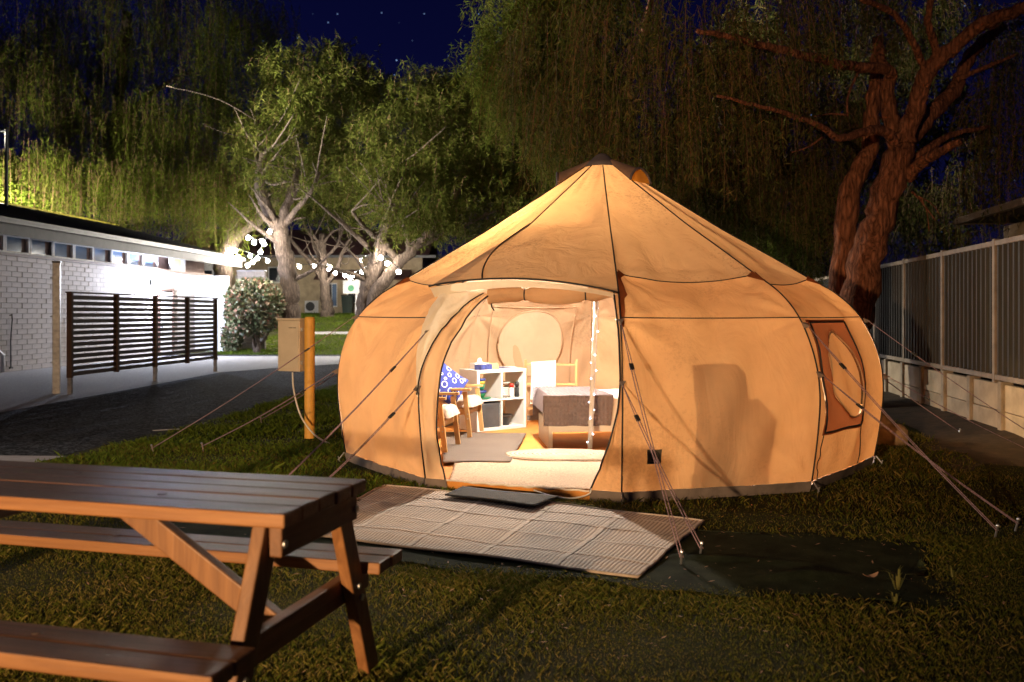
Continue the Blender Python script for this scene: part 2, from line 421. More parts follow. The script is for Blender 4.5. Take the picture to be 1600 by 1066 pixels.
# ------------------------------------------------------------------ mesh helpers
class MB:
    def __init__(s): s.v = []; s.f = []; s.uv = None
    def add(s, vs, fs):
        o = len(s.v); s.v += [tuple(p) for p in vs]
        s.f += [tuple(i + o for i in q) for q in fs]
        return s
    def box(s, c, d, R=None):
        hx, hy, hz = d[0] / 2, d[1] / 2, d[2] / 2
        vs = [Vector((x, y, z)) for x in (-hx, hx) for y in (-hy, hy) for z in (-hz, hz)]
        if R is not None: vs = [R @ q for q in vs]
        c = Vector(c)
        return s.add([q + c for q in vs], [(0, 1, 3, 2), (4, 6, 7, 5), (0, 4, 5, 1), (2, 3, 7, 6), (0, 2, 6, 4), (1, 5, 7, 3)])
    def beam(s, a, b, w, h, up=(0, 0, 1)):
        """a bar from a to b; w across, h along the up direction"""
        a, b = Vector(a), Vector(b); d = (b - a).normalized()
        x = d.cross(Vector(up)).normalized(); u = x.cross(d)
        vs = [p + x * i * w / 2 + u * j * h / 2 for p in (a, b) for i, j in ((-1, -1), (1, -1), (1, 1), (-1, 1))]
        return s.add(vs, [(3, 2, 1, 0), (4, 5, 6, 7), (0, 1, 5, 4), (1, 2, 6, 5), (2, 3, 7, 6), (3, 0, 4, 7)])
    def tube(s, pts, r, n=8, wob=0.0, seed=0):
        pts = [Vector(p) for p in pts]; m = len(pts)
        rr = r if isinstance(r, (list, tuple)) else [r] * m
        rnd = random.Random(seed)
        ref = None; rings = []
        for i, p in enumerate(pts):
            d = (pts[min(i + 1, m - 1)] - pts[max(i - 1, 0)])
            d = d.normalized() if d.length > 1e-9 else Vector((0, 0, 1))
            if ref is None:
                ref = d.orthogonal().normalized()
            x = (ref - d * ref.dot(d))
            x = x.normalized() if x.length > 1e-6 else d.orthogonal().normalized()
            ref = x; y = d.cross(x)
            ring = []
            for k in range(n):
                a = 2 * PI * k / n
                q = rr[i] * (1 + (rnd.uniform(-wob, wob) if wob else 0))
                ring.append(p + (x * math.cos(a) + y * math.sin(a)) * q)
            rings.append(ring)
        vs = [q for ring in rings for q in ring]
        fs = [(i * n + k, i * n + (k + 1) % n, (i + 1) * n + (k + 1) % n, (i + 1) * n + k) for i in range(m - 1) for k in range(n)]
        fs += [tuple(range(n - 1, -1, -1)), tuple((m - 1) * n + k for k in range(n))]
        return s.add(vs, fs)
    def lathe(s, prof, c=(0, 0, 0), n=24):
        c = Vector(c); m = len(prof)
        vs = [c + Vector((r * math.cos(2 * PI * k / n), r * math.sin(2 * PI * k / n), z)) for r, z in prof for k in range(n)]
        fs = [(i * n + k, i * n + (k + 1) % n, (i + 1) * n + (k + 1) % n, (i + 1) * n + k) for i in range(m - 1) for k in range(n)]
        fs += [tuple(range(n - 1, -1, -1)), tuple((m - 1) * n + k for k in range(n))]
        return s.add(vs, fs)
    def ball(s, c, r, nu=12, nv=8):
        if not isinstance(r, (tuple, list)): r = (r, r, r)
        prof = [(math.sin(PI * i / nv), -math.cos(PI * i / nv)) for i in range(nv + 1)]
        prof[0] = (1e-3, -1); prof[-1] = (1e-3, 1)
        o = len(s.v); s.lathe(prof, (0, 0, 0), nu)
        s.v[o:] = [(x * r[0] + c[0], y * r[1] + c[1], z * r[2] + c[2]) for x, y, z in s.v[o:]]
        return s
    def grid(s, fn, nu, nv, uvs=False):
        vs = [fn(i / nu, j / nv) for j in range(nv + 1) for i in range(nu + 1)]
        fs = [(j * (nu + 1) + i, j * (nu + 1) + i + 1, (j + 1) * (nu + 1) + i + 1, (j + 1) * (nu + 1) + i) for j in range(nv) for i in range(nu)]
        if uvs:
            s.uv = (s.uv or []) + [(i / nu, j / nv) for j in range(nv + 1) for i in range(nu + 1)]
        return s.add(vs, fs)
    def mesh(s, name, off=(0, 0, 0), smooth=False):
        me = bpy.data.meshes.new(name)
        me.from_pydata([(x - off[0], y - off[1], z - off[2]) for x, y, z in s.v], [], s.f)
        if smooth: me.polygons.foreach_set('use_smooth', [True] * len(me.polygons))
        if s.uv and len(s.uv) == len(s.v):
            ul = me.uv_layers.new(name='UVMap')
            li = np.zeros(len(me.loops), dtype=np.int32); me.loops.foreach_get('vertex_index', li)
            ul.data.foreach_set('uv', np.array(s.uv, dtype=np.float32)[li].ravel())
        me.update()
        return me
    def build(s, name, mat, parent=None, off=None, smooth=False, bevel=0.0, loc=None):
        """off: what is taken off the vertices (default: the parent's place)"""
        if off is None:
            off = (0, 0, 0)
            p = parent
            if p is not None:
                o = Vector((0, 0, 0))
                while p is not None:
                    o += p.location; p = p.parent
                off = tuple(o)
        me = s.mesh(name, off, smooth)
        me.materials.append(mat)
        ob = bpy.data.objects.new(name, me)
        C.objects.link(ob)
        if parent is not None: ob.parent = parent
        if loc is not None: ob.location = loc
        if bevel:
            bm = ob.modifiers.new('bevel', 'BEVEL'); bm.width = bevel; bm.segments = 2; bm.limit_method = 'ANGLE'
        return ob
def np_mesh(name, verts, faces, mat, parent=None, off=(0, 0, 0)):
    """verts (n,3), faces (m,k) as arrays: one mesh object, fast"""
    me = bpy.data.meshes.new(name)
    verts = np.asarray(verts, dtype=np.float32) - np.array(off, dtype=np.float32)
    m, k = faces.shape
    me.vertices.add(len(verts)); me.vertices.foreach_set('co', verts.ravel())
    me.loops.add(m * k); me.loops.foreach_set('vertex_index', faces.astype(np.int32).ravel())
    me.polygons.add(m); me.polygons.foreach_set('loop_start', np.arange(0, m * k, k, dtype=np.int32))
    me.update(calc_edges=True)
    me.materials.append(mat)
    ob = bpy.data.objects.new(name, me)
    C.objects.link(ob)
    if parent is not None: ob.parent = parent
    return ob
def tag(o, label=None, cat=None, group=None, kind=None):
    if label: o['label'] = label
    if cat: o['category'] = cat
    if group: o['group'] = group
    if kind: o['kind'] = kind
    return o
def thing(name, loc, label, cat, group=None, rz=0.0):
    o = bpy.data.objects.new(name, None); C.objects.link(o)
    o.location = loc; o.rotation_euler = (0, 0, rz); o.empty_display_size = .1
    return tag(o, label, cat, group)
def piece(name, me, parent, loc, rot=None):
    """one of many alike pieces that share a mesh"""
    o = bpy.data.objects.new(name, me); C.objects.link(o); o.parent = parent; o.location = loc
    if rot: o.rotation_euler = rot
    return o
def copy_tree(o, parent=None):
    c = o.copy(); C.objects.link(c); c.parent = parent
    for ch in list(o.children): copy_tree(ch, c)
    return c
def boxmesh(name, d, mat, bev=0):
    me = MB().box((0, 0, 0), d).mesh(name)
    if bev:
        bm = bmesh.new(); bm.from_mesh(me)
        bmesh.ops.bevel(bm, geom=bm.edges[:], offset=bev, segments=1, affect='EDGES'); bm.to_mesh(me); bm.free()
    me.materials.append(mat)
    return me
def smooth01(a, b, x):
    t = min(1, max(0, (x - a) / (b - a))); return t * t * (3 - 2 * t)
def at(px, py, Y):
    """the point at depth Y seen at pixel (px, py) of the 1600 px photograph"""
    return Vector(((px - 800) / F * Y, Y, H - (py - 490) / F * Y))
def spline(pts, n=8):
    """Catmull-Rom through points"""
    P = [Vector(p) for p in pts]
    if len(P) < 3:
        return [P[0].lerp(P[-1], i / n) for i in range(n + 1)]
    P = [P[0] * 2 - P[1]] + P + [P[-1] * 2 - P[-2]]
    out = []
    for i in range(1, len(P) - 2):
        a, b, c, d = P[i - 1:i + 3]
        for k in range(n):
            t = k / n
            out.append(.5 * ((2 * b) + (c - a) * t + (2 * a - 5 * b + 4 * c - d) * t * t + (3 * b - a - 3 * c + d) * t ** 3))
    out.append(P[-2])
    return out

# ------------------------------------------------------------------ ground, driveway, soil
def gz(x, y):
    """height of the ground: level round the tent, rising to the lawn at the back"""
    return 1.35 * smooth01(30, 47, y)
ys = [-12, -4, 0, 4, 8, 12, 16, 20, 24, 28] + list(np.arange(30, 50, 1.0)) + [55, 65, 90, 200]
xs = [-120, -60, -40, -25, -15, -10, -5, 0, 5, 10, 15, 25, 40, 60, 120]
g = MB()
nx = len(xs)
g.add([(x, y, gz(x, y)) for y in ys for x in xs], [(j * nx + i, j * nx + i + 1, (j + 1) * nx + i + 1, (j + 1) * nx + i) for j in range(len(ys) - 1) for i in range(nx - 1)])
tag(g.build('ground', M['ground'], smooth=True), kind='structure')
d_ = MB()
edge_pts = [(-5.2, -6), (-4.75, 4), (-4.45, 8.3), (-4.2, 10.5), (-4.0, 12), (-3.8, 15), (-3.45, 18), (-2.6, 21), (-1.2, 24), (.6, 27), (2.5, 29.3)]
E = spline([(x, y, 0) for x, y in edge_pts], 6)
d_.add([(p.x, p.y, .004) for p in E] + [(-7.35, p.y, .004) for p in E], [(i, i + 1, len(E) + i + 1, len(E) + i) for i in range(len(E) - 1)])
d_.add([(-16, 29.3, .004), (2.5, 29.3, .004), (2.0, 30.3, .006), (-16, 30.3, .006)], [(0, 1, 2, 3)])
tag(d_.build('driveway', M['asphalt']), kind='structure')
tag(MB().add([(-16, -6, .008), (-7.9, -6, .008), (-7.2, 12.6, .008), (-7.0, 17, .008), (-6.9, 21.2, .008), (-6.2, 22.6, .008), (-4.6, 25.0, .008), (-3.6, 29.2, .008), (-16, 29.2, .008)], [tuple(range(9))]).build('apron', M['apron']), kind='structure')
def edge_x(y):
    return float(np.interp(y, [p[1] for p in edge_pts], [p[0] for p in edge_pts]))
tag(MB().add([(-7.5, 8.2, .008), (-4.5, 8.25, .008), (-4.35, 8.75, .008), (-7.5, 8.95, .008)], [(0, 1, 2, 3)]).build('concrete_path', M['pad']), kind='structure')
tag(MB().box((-4.15, 10.75, .006), (.30, .05, .004), Matrix.Rotation(.5, 3, 'Z')).build('road_marking', M['paint_white']), kind='structure')
tag(MB().add([(-9, 37.2, gz(0, 37.2) + .012), (0, 37.2, gz(0, 37.2) + .012), (0, 38, gz(0, 38) + .012), (-9, 38, gz(0, 38) + .012)], [(0, 1, 2, 3)]).build('garden_path', M['pad']), kind='structure')
def soil_fn(u, v):
    y = 8.0 + 14 * v; x0 = 4.15 + .17 * (y - 8) + .25 * math.sin(y * 1.3); x1 = 3.9 + .157 * y
    x = x0 + (x1 - x0) * u
    y += (.25 * math.sin(x * 3.1) + .1 * math.sin(x * 9)) * max(0, 1 - v * 6)
    return (x, y, .004 + min(1, v * 8) * (.002 + .10 * u * u) + min(1, v * 8) * .03 * math.sin(x * 5 + y * 3) ** 2 * math.sin(PI * u))
tag(MB().grid(soil_fn, 8, 40).build('garden_bed', M['soil'], smooth=True), kind='structure')

# ------------------------------------------------------------------ amenities block on the left
bd = Vector((.065, .998, 0)).normalized()
brz = math.atan2(bd.y, bd.x)
B0 = Vector((-12.05, 21.08, 0)) - bd * 7.0
blk = thing('amenities_block', B0, 'long white painted brick building with high strip windows under a low dark roof', 'building', rz=brz)
# local: x along the wall (away from the camera), y = -out of the wall ... the driveway side is local -y
def lb(mb, name, mat, parent=blk, **k):
    ob = mb.build(name, mat, parent, off=(0, 0, 0), **k)
    return ob
WALL_L, WALL_H = 19.3, 2.78
lb(MB().box((WALL_L / 2, 2.6, WALL_H / 2), (WALL_L, 5.2, WALL_H)), 'wall', M['mortar'])
bl, bh = .395, .119
course, step = .1265, .405
bme = boxmesh('brick', (bl, .03, bh), M['brick'], .006)
door_x0, door_x1 = 15.05, 16.05
spots = []
for r in range(22):
    z = .07 + r * course
    x = 5.6 + (r % 2) * step / 2
    while x < WALL_L - .1:
        if not (door_x0 - .3 < x < door_x1 + .3 and z < 2.35): spots.append((x, z))
        x += step
spots.sort()
for x, z in spots[:300]:
    piece('brick', bme, blk, (x, -.008 + random.uniform(-.004, .004), z))
rest = MB()
for x, z in spots[300:]:
    rest.box((x, -.008, z), (bl, .03, bh))
rb = lb(rest, 'distant_bricks', M['brick']); rb['kind'] = 'stuff'
# strip windows
lb(MB().box((WALL_L / 2, -.01, WALL_H + .035), (WALL_L, .16, .07)), 'sill', M['timber_paint'])
lb(MB().box((WALL_L / 2, 2.7, WALL_H + .33), (WALL_L, 5.0, .5)), 'upper_wall', M['curtain'])
wx = 5.2
wi = 0
while wx < 14.2:
    wf = MB()
    w_ = .98
    z0, z1 = WALL_H + .075, WALL_H + .50
    for a, b_, c_, d2 in ((wx, wx + .06, z0, z1), (wx + w_ - .06, wx + w_, z0, z1)):
        wf.box(((a + b_) / 2, .03, (c_ + d2) / 2), (b_ - a, .09, d2 - c_))
    for zz in (z0 + .02, z1 - .02):
        wf.box((wx + w_ / 2, .03, zz), (w_ - .12, .09, .04))
    fr = lb(wf, 'window', M['white_paint'] if wi % 3 else M['gutter'])
    pane = MB().box((wx + w_ / 2 - .09, .05, (z0 + z1) / 2), (w_ - .34, .012, z1 - z0 - .08))
    pane.build('pane', M['blue_glass'], fr, off=(0, 0, 0))
    MB().box((wx + w_ - .15, .07, (z0 + z1) / 2), (.20, .02, z1 - z0 - .08)).build('curtain', M['curtain'], fr, off=(0, 0, 0))
    wx += w_ + .01; wi += 1
yw = lb(MB().box((16.6, .03, WALL_H + .28), (1.1, .09, .42)), 'window', M['white_paint'])
MB().box((16.45, -.02, WALL_H + .28), (.55, .012, .34)).build('pane', M['yellow_glass'], yw, off=(0, 0, 0))
# door and return wall by the lamp
dr = lb(MB().box(((door_x0 + door_x1) / 2, -.03, 1.06), (.9, .05, 2.08)), 'door', M['white_paint'])
MB().box((door_x0 + .17, -.08, 1.0), (.03, .06, .14)).build('handle', M['steel'], dr, off=(0, 0, 0))
fr = MB()
for x in (door_x0, door_x1): fr.box((x, -.05, 1.08), (.08, .1, 2.16))
fr.box(((door_x0 + door_x1) / 2, -.05, 2.2), (1.08, .1, .08))
lb(fr, 'door_frame', M['timber_paint'])
lb(MB().box((WALL_L - 1.3, -.62, 1.37), (.12, 1.22, 2.74)), 'return_wall', M['white_paint'])
# eave: soffit, fascia, gutter, roof
RL = WALL_L + 1.6
lb(MB().box((RL / 2 - .2, -.2, WALL_H + .575), (RL, .94, .03)), 'soffit', M['soffit'])
lb(MB().box((RL / 2 - .2, -.70, WALL_H + .545), (RL, .04, .30)), 'fascia', M['fascia'])
gt = MB()
gt.box((RL / 2 - .2, -.775, WALL_H + .70), (RL + .04, .11, .09)); gt.box((RL / 2 - .2, -.835, WALL_H + .735), (RL + .06, .02, .03)); gt.box((RL / 2 - .2, -.74, WALL_H + .775), (RL + .04, .06, .03))
lb(gt, 'gutter', M['gutter'])
rf = MB()
ez, rz_, ry = WALL_H + .76, WALL_H + 2.04, 4.3
rf.add([(-.2, -.72, ez), (RL - .2, -.72, ez), (RL - .2, ry, rz_), (-.2, ry, rz_), (-.2, -.72, ez - .04), (RL - .2, -.72, ez - .04), (RL - .2, ry, rz_ - .06), (-.2, ry, rz_ - .06), (RL - .2, 9.3, ez), (-.2, 9.3, ez), (RL - .2, 9.3, ez - .05), (-.2, 9.3, ez - .05)],
       [(0, 1, 2, 3), (7, 6, 5, 4), (4, 5, 1, 0), (3, 2, 8, 9), (11, 10, 6, 7), (9, 8, 10, 11), (1, 5, 6, 2), (2, 6, 10, 8), (0, 3, 7, 4), (3, 9, 11, 7)])
x = .3
while x < RL - .4:
    rf.beam((x, -.70, ez + .012), (x, ry - .05, rz_ + .004), .05, .035); x += .75
roof = lb(rf, 'roof', M['roof_metal'])
MB().box((RL / 2 - .2, ry, rz_ + .03), (RL, .22, .05)).build('ridge_cap', plain('ridge_lit_yellow', (.62, .52, .06), .5), roof, off=(0, 0, 0))  # yellow stands for light on the ridge from a lamp behind
# downpipe, wall cables
dp = MB().tube([(6.62, -.10, 2.75), (6.62, -.10, .62), (6.95, -.10, .42), (6.95, -.10, .03)], .05, 8)
lb(dp, 'downpipe', M['white_paint'], smooth=True)
for xx in (7.35, 9.95):
    cb = MB().tube([(xx - .05, -.05, 1.35), (xx, -.07, 1.38), (xx + .03, -.06, 1.25), (xx, -.04, .8), (xx + .01, -.04, .12)], .012, 5)
    cb.box((xx, -.04, .10), (.10, .06, .03))
    lb(cb, 'hose_hook', M['black_plastic'])
# lamp over the door
lampx, lampz = 14.55, 2.42
flood = thing('wall_lamp', B0 + bd * lampx + Vector((.998, -.065, 0)) * .03 + Vector((0, 0, lampz)), 'bright white wall lamp beside the door under the eave', 'lamp', rz=brz)
MB().box((0, -.03, 0), (.14, .06, .20)).build('bracket', M['black_plastic'], flood, off=(0, 0, 0))
MB().ball((0, -.14, -.02), .085, 12, 8).build('lens', M['wall_lamp_lens'], flood, off=(0, 0, 0), smooth=True)
ld = bpy.data.lights.new('wall_lamp_light', 'POINT'); ld.energy = FLOOD_W; ld.color = FLOOD_C; ld.shadow_soft_size = .06
lo = bpy.data.objects.new('wall_lamp_light', ld); C.objects.link(lo); lo.parent = flood; lo.location = (0, -.34, 0)
# brick privacy wall at the end of the building
pv = thing('privacy_wall', B0 + bd * 18.4 + Vector((1.35, 0, 0)), 'short white brick wall standing out from the end of the building', 'wall')
MB().box((.5, .1, 1.46), (.96, .16, 2.92)).build('core', M['mortar'], pv, off=(0, 0, 0))
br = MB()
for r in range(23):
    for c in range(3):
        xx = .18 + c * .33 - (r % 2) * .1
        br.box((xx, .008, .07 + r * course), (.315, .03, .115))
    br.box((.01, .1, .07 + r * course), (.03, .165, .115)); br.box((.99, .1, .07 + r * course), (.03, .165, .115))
bk = br.build('bricks', M['brick_shaded'], pv, off=(0, 0, 0)); bk['kind'] = 'stuff'
MB().box((.5, .1, 2.95), (1.03, .22, .05)).build('capping', M['gutter'], pv, off=(0, 0, 0))
# mast on the roof
ms_ = thing('roof_mast', at(10, 340, 27.0), 'thin grey mast with a side arm rising over the building roof', 'mast')
MB().tube([(0, 0, -.2), (0, 0, 2.65)], .05, 8).build('pole', M['fascia'], ms_, off=(0, 0, 0))
MB().tube([(0, 0, 2.62), (-1.25, 0, 2.62)], .03, 6).build('side_arm', M['fascia'], ms_, off=(0, 0, 0))

# slatted screen in the driveway
s0 = Vector((-7.62, 15.45, 0)); s1 = Vector((-7.12, 21.5, 0))
sd = (s1 - s0); SL = sd.length
srz = math.atan2(sd.y, sd.x)
scr = thing('slatted_screen', s0, 'dark brown timber privacy screen of horizontal slats in four bays', 'screen', rz=srz)
sp = [0, 1.53, 3.06, 4.56, SL]
pme = boxmesh('post', (.07, .09, 1.46), M['slat_post'], .004)
fme = boxmesh('foot', (.06, .07, .34), M['galv'], .003)
for i, x in enumerate(sp):
    piece('post', pme, scr, (x, 0, 1.02))
    if i in (0, 2, 4): piece('foot', fme, scr, (x, 0, .15))
pitch = 1.43 / 14
for a, b_ in zip(sp[:-1], sp[1:]):
    sme = boxmesh('slat', (b_ - a - .072, .030, .070), M['slat'], .003)
    for k in range(14):
        piece('slat', sme, scr, ((a + b_) / 2, random.uniform(-.004, .004), .30 + pitch * (k + .5) + random.uniform(-.003, .003)))
tr_ = MB().box((SL / 2, 0, 1.765), (SL + .1, .11, .028)); tr_.build('top_rail', M['slat_post'], scr, off=(0, 0, 0))
# steel post beside it
sq = thing('steel_post', (-7.93, 15.6, 0), 'tall square galvanised post standing by the near end of the slatted screen', 'post', rz=.35)
MB().box((0, 0, 1.14), (.12, .12, 2.28)).build('shaft', M['galv'], sq, off=(0, 0, 0), bevel=.006)
MB().box((0, 0, 2.295), (.13, .13, .03)).build('post_cap', M['black_plastic'], sq, off=(0, 0, 0))
bo = MB()
for z in (.55, 1.35, 2.02): bo.tube([(-.1, -.0, z), (-.06, 0, z)], .012, 6)
bo.build('bolt', M['steel'], sq, off=(0, 0, 0))

# ------------------------------------------------------------------ power pedestal
pp = thing('power_pedestal', (-2.27, 10.05, 0), 'yellow round post carrying a beige power box with a white lead', 'power box')
MB().lathe([(.055, -.1), (.058, .02), (.058, 1.33), (.05, 1.36), (.001, 1.365)], (0, 0, 0), 16).build('post', M['post_yellow'], pp, off=(0, 0, 0), smooth=True)
R = Matrix.Rotation(math.radians(-24), 3, 'Z')
bxm = MB().box(R @ Vector((-.215, -.0, 1.035)), (.30, .19, .57), R)
box_ob = bxm.build('box', M['box_beige'], pp, off=(0, 0, 0), bevel=.006)
MB().box(R @ Vector((-.215, -.0, 1.335)), (.33, .22, .025), R).build('lid', M['box_beige'], box_ob, off=(0, 0, 0), bevel=.004)
MB().box(R @ Vector((-.215, -.100, 1.035)), (.27, .010, .52), R).build('cover', M['box_beige'], box_ob, off=(0, 0, 0), bevel=.003)
sc_ = MB()
for k in range(6): sc_.box(R @ Vector((-.20 + k * .018, -.106, 1.24)), (.008, .003, .012), R)
sc_.build('serial_print', M['black_plastic'], box_ob, off=(0, 0, 0))
st = MB()
for z in (.85, 1.22): st.box(R @ Vector((-.055, 0, z)), (.03, .15, .04), R)
st.build('clamp', M['galv'], pp, off=(0, 0, 0))
ld_ = spline([at(457, 582, 9.95), at(459, 610, 9.9), at(470, 650, 9.85), at(492, 680, 9.75), at(519, 696, 9.6), at(530, 705, 9.2)], 6)
MB().tube(ld_, .010, 6).build('lead', M['cable_white'], pp, smooth=True)

# ------------------------------------------------------------------ the bell tent
TC = Vector((.92, 9.18, 0))
tent = thing('bell_tent', TC, 'large glowing orange canvas tent with a pointed roof and open arched doorway', 'tent')
A0 = math.radians(267.5)
PROF = [(2.56, 0.0), (2.585, .09), (2.64, .45), (2.66, .77), (2.61, 1.06), (2.47, 1.36), (2.27, 1.57), (1.99, 1.745), (1.57, 2.0), (1.22, 2.21), (.92, 2.405), (.40, 2.745), (.07, 2.97)]
PP = spline([(r, 0, z) for r, z in PROF], 8)
LEN = [0]
for a, b_ in zip(PP[:-1], PP[1:]): LEN.append(LEN[-1] + (b_ - a).length)
TT = np.array(LEN) / LEN[-1]; PR = np.array([p.x for p in PP]); PZ = np.array([p.z for p in PP])
def prof(t): return float(np.interp(t, TT, PR)), float(np.interp(t, TT, PZ))
def t_of_z(z): return float(np.interp(z, PZ, TT))
def va(k): return A0 + math.radians(36) * k
def vpt(k, t, out=0.0):
    r, z = prof(t); a = va(k)
    return TC + Vector(((r + out) * math.cos(a), (r + out) * math.sin(a), z))
def pt(k, u, t, out=0.0, wr=1.0):
    a, b_ = vpt(k, t), vpt(k + 1, t)
    p = a.lerp(b_, u)
    am = (va(k) + va(k + 1)) / 2
    n = Vector((math.cos(am), math.sin(am), 0))
    s_ = 4 * u * (1 - u)
    r, z = prof(t)
    belly = .055 * math.exp(-((z - 1.55) / .5) ** 2) - .035 * math.exp(-((z - .5) / .4) ** 2)
    if z > 1.8: belly = .05 * (r / 1.6)
    # creases that fan out from the panel's corners
    q = 0.0
    if wr:
        ph = k * 1.7
        e0, e1 = max(0, 1 - u * 2.2), max(0, 1 - (1 - u) * 2.2)
        q += .013 * e0 * math.sin((z * 9 + u * 16) + ph) * min(1, u * 12)
        q += .013 * e1 * math.sin((z * 10 - u * 15) + ph * 2) * min(1, (1 - u) * 12)
        q += .008 * s_ * math.sin(u * 11 + z * 3.0 + ph) + .006 * s_ * math.sin(u * 23 - z * 5 + ph * 3)
        for cu, cv, sg in ((0, 1.37, 1), (1, 1.37, 1), (0, .1, 1), (1, .1, 1), (0, 1.73, 1), (1, 1.73, 1)):
            dx, dz = abs(u - cu) * 1.55, z - cv
            dd = math.hypot(dx, dz)
            if dd < .75:
                an = math.atan2(dz, dx)
                q += .010 * (1 - dd / .75) * min(1, dd * 7) * math.sin(an * 9 + ph * 3 + cu * 2) ** 3
        q *= 1.9
        q += .014 * s_ * math.sin(u * 17 + 2.2 * math.sin(z * 2.1 + ph) + ph) * math.sin(u * 5 + k)
        if z > 1.75: q *= .75 * min(1, r / 1.2)
        if z < .25: q *= z / .25
    p = p - n * (belly * s_) + n * (q * wr + out)
    p.z -= .075 * s_ * math.exp(-((z - 1.72) / .22) ** 2)
    return p
T_SK, T_BAND, T_EAVE = t_of_z(.085), t_of_z(1.37), t_of_z(1.73)
NB = 10
DOOR, BACK = 9, 5
def panel(name, k, t0, t1, mat, nu=26, nv=30, u0=lambda s: 0, u1=lambda s: 1, out=0.0):
    def fn(u, s):
        a, b_ = u0(s), u1(s)
        return pt(k, a + (b_ - a) * u, t0 + (t1 - t0) * s, out)
    return MB().grid(fn, nu, nv).build(name, mat, tent, smooth=True)
# door opening edges as functions of height
def uB(z): return max(0.0, float(np.interp(z, [.75, .95, 1.2, 1.45, 1.65], [0, .012, .055, .12, .21])))
def uC(z): return float(np.interp(z, [0, .2, .5, .75, 1.0, 1.2, 1.4, 1.6], [.115, .10, .095, .10, .115, .14, .175, .22]))
def uD(z): return float(np.interp(z, [0, .1, .25, .45, .7, .9, 1.2, 1.6], [.84, .855, .90, .945, .98, .992, .99, .97]))
T_TOP = t_of_z(1.60)
def zt(s, a, b_): return prof(a + (b_ - a) * s)[1]
ARCH_L = (math.radians(228.6), 2.42, 1.62); ARCH_R = (math.radians(267.5), 2.30, 1.555)
def arch(u, drop=0.0, inn=0.0):
    a = ARCH_L[0] + (ARCH_R[0] - ARCH_L[0]) * u
    r = ARCH_L[1] + (ARCH_R[1] - ARCH_L[1]) * u - .07 * math.sin(PI * u) * 1.0 - inn
    z = ARCH_L[2] + (ARCH_R[2] - ARCH_L[2]) * u + .085 * math.sin(PI * u) ** .8 - drop
    return TC + Vector((r * math.cos(a), r * math.sin(a), z))
WIN = dict(u0=.07, u1=.66, z0=.46, z1=1.33)
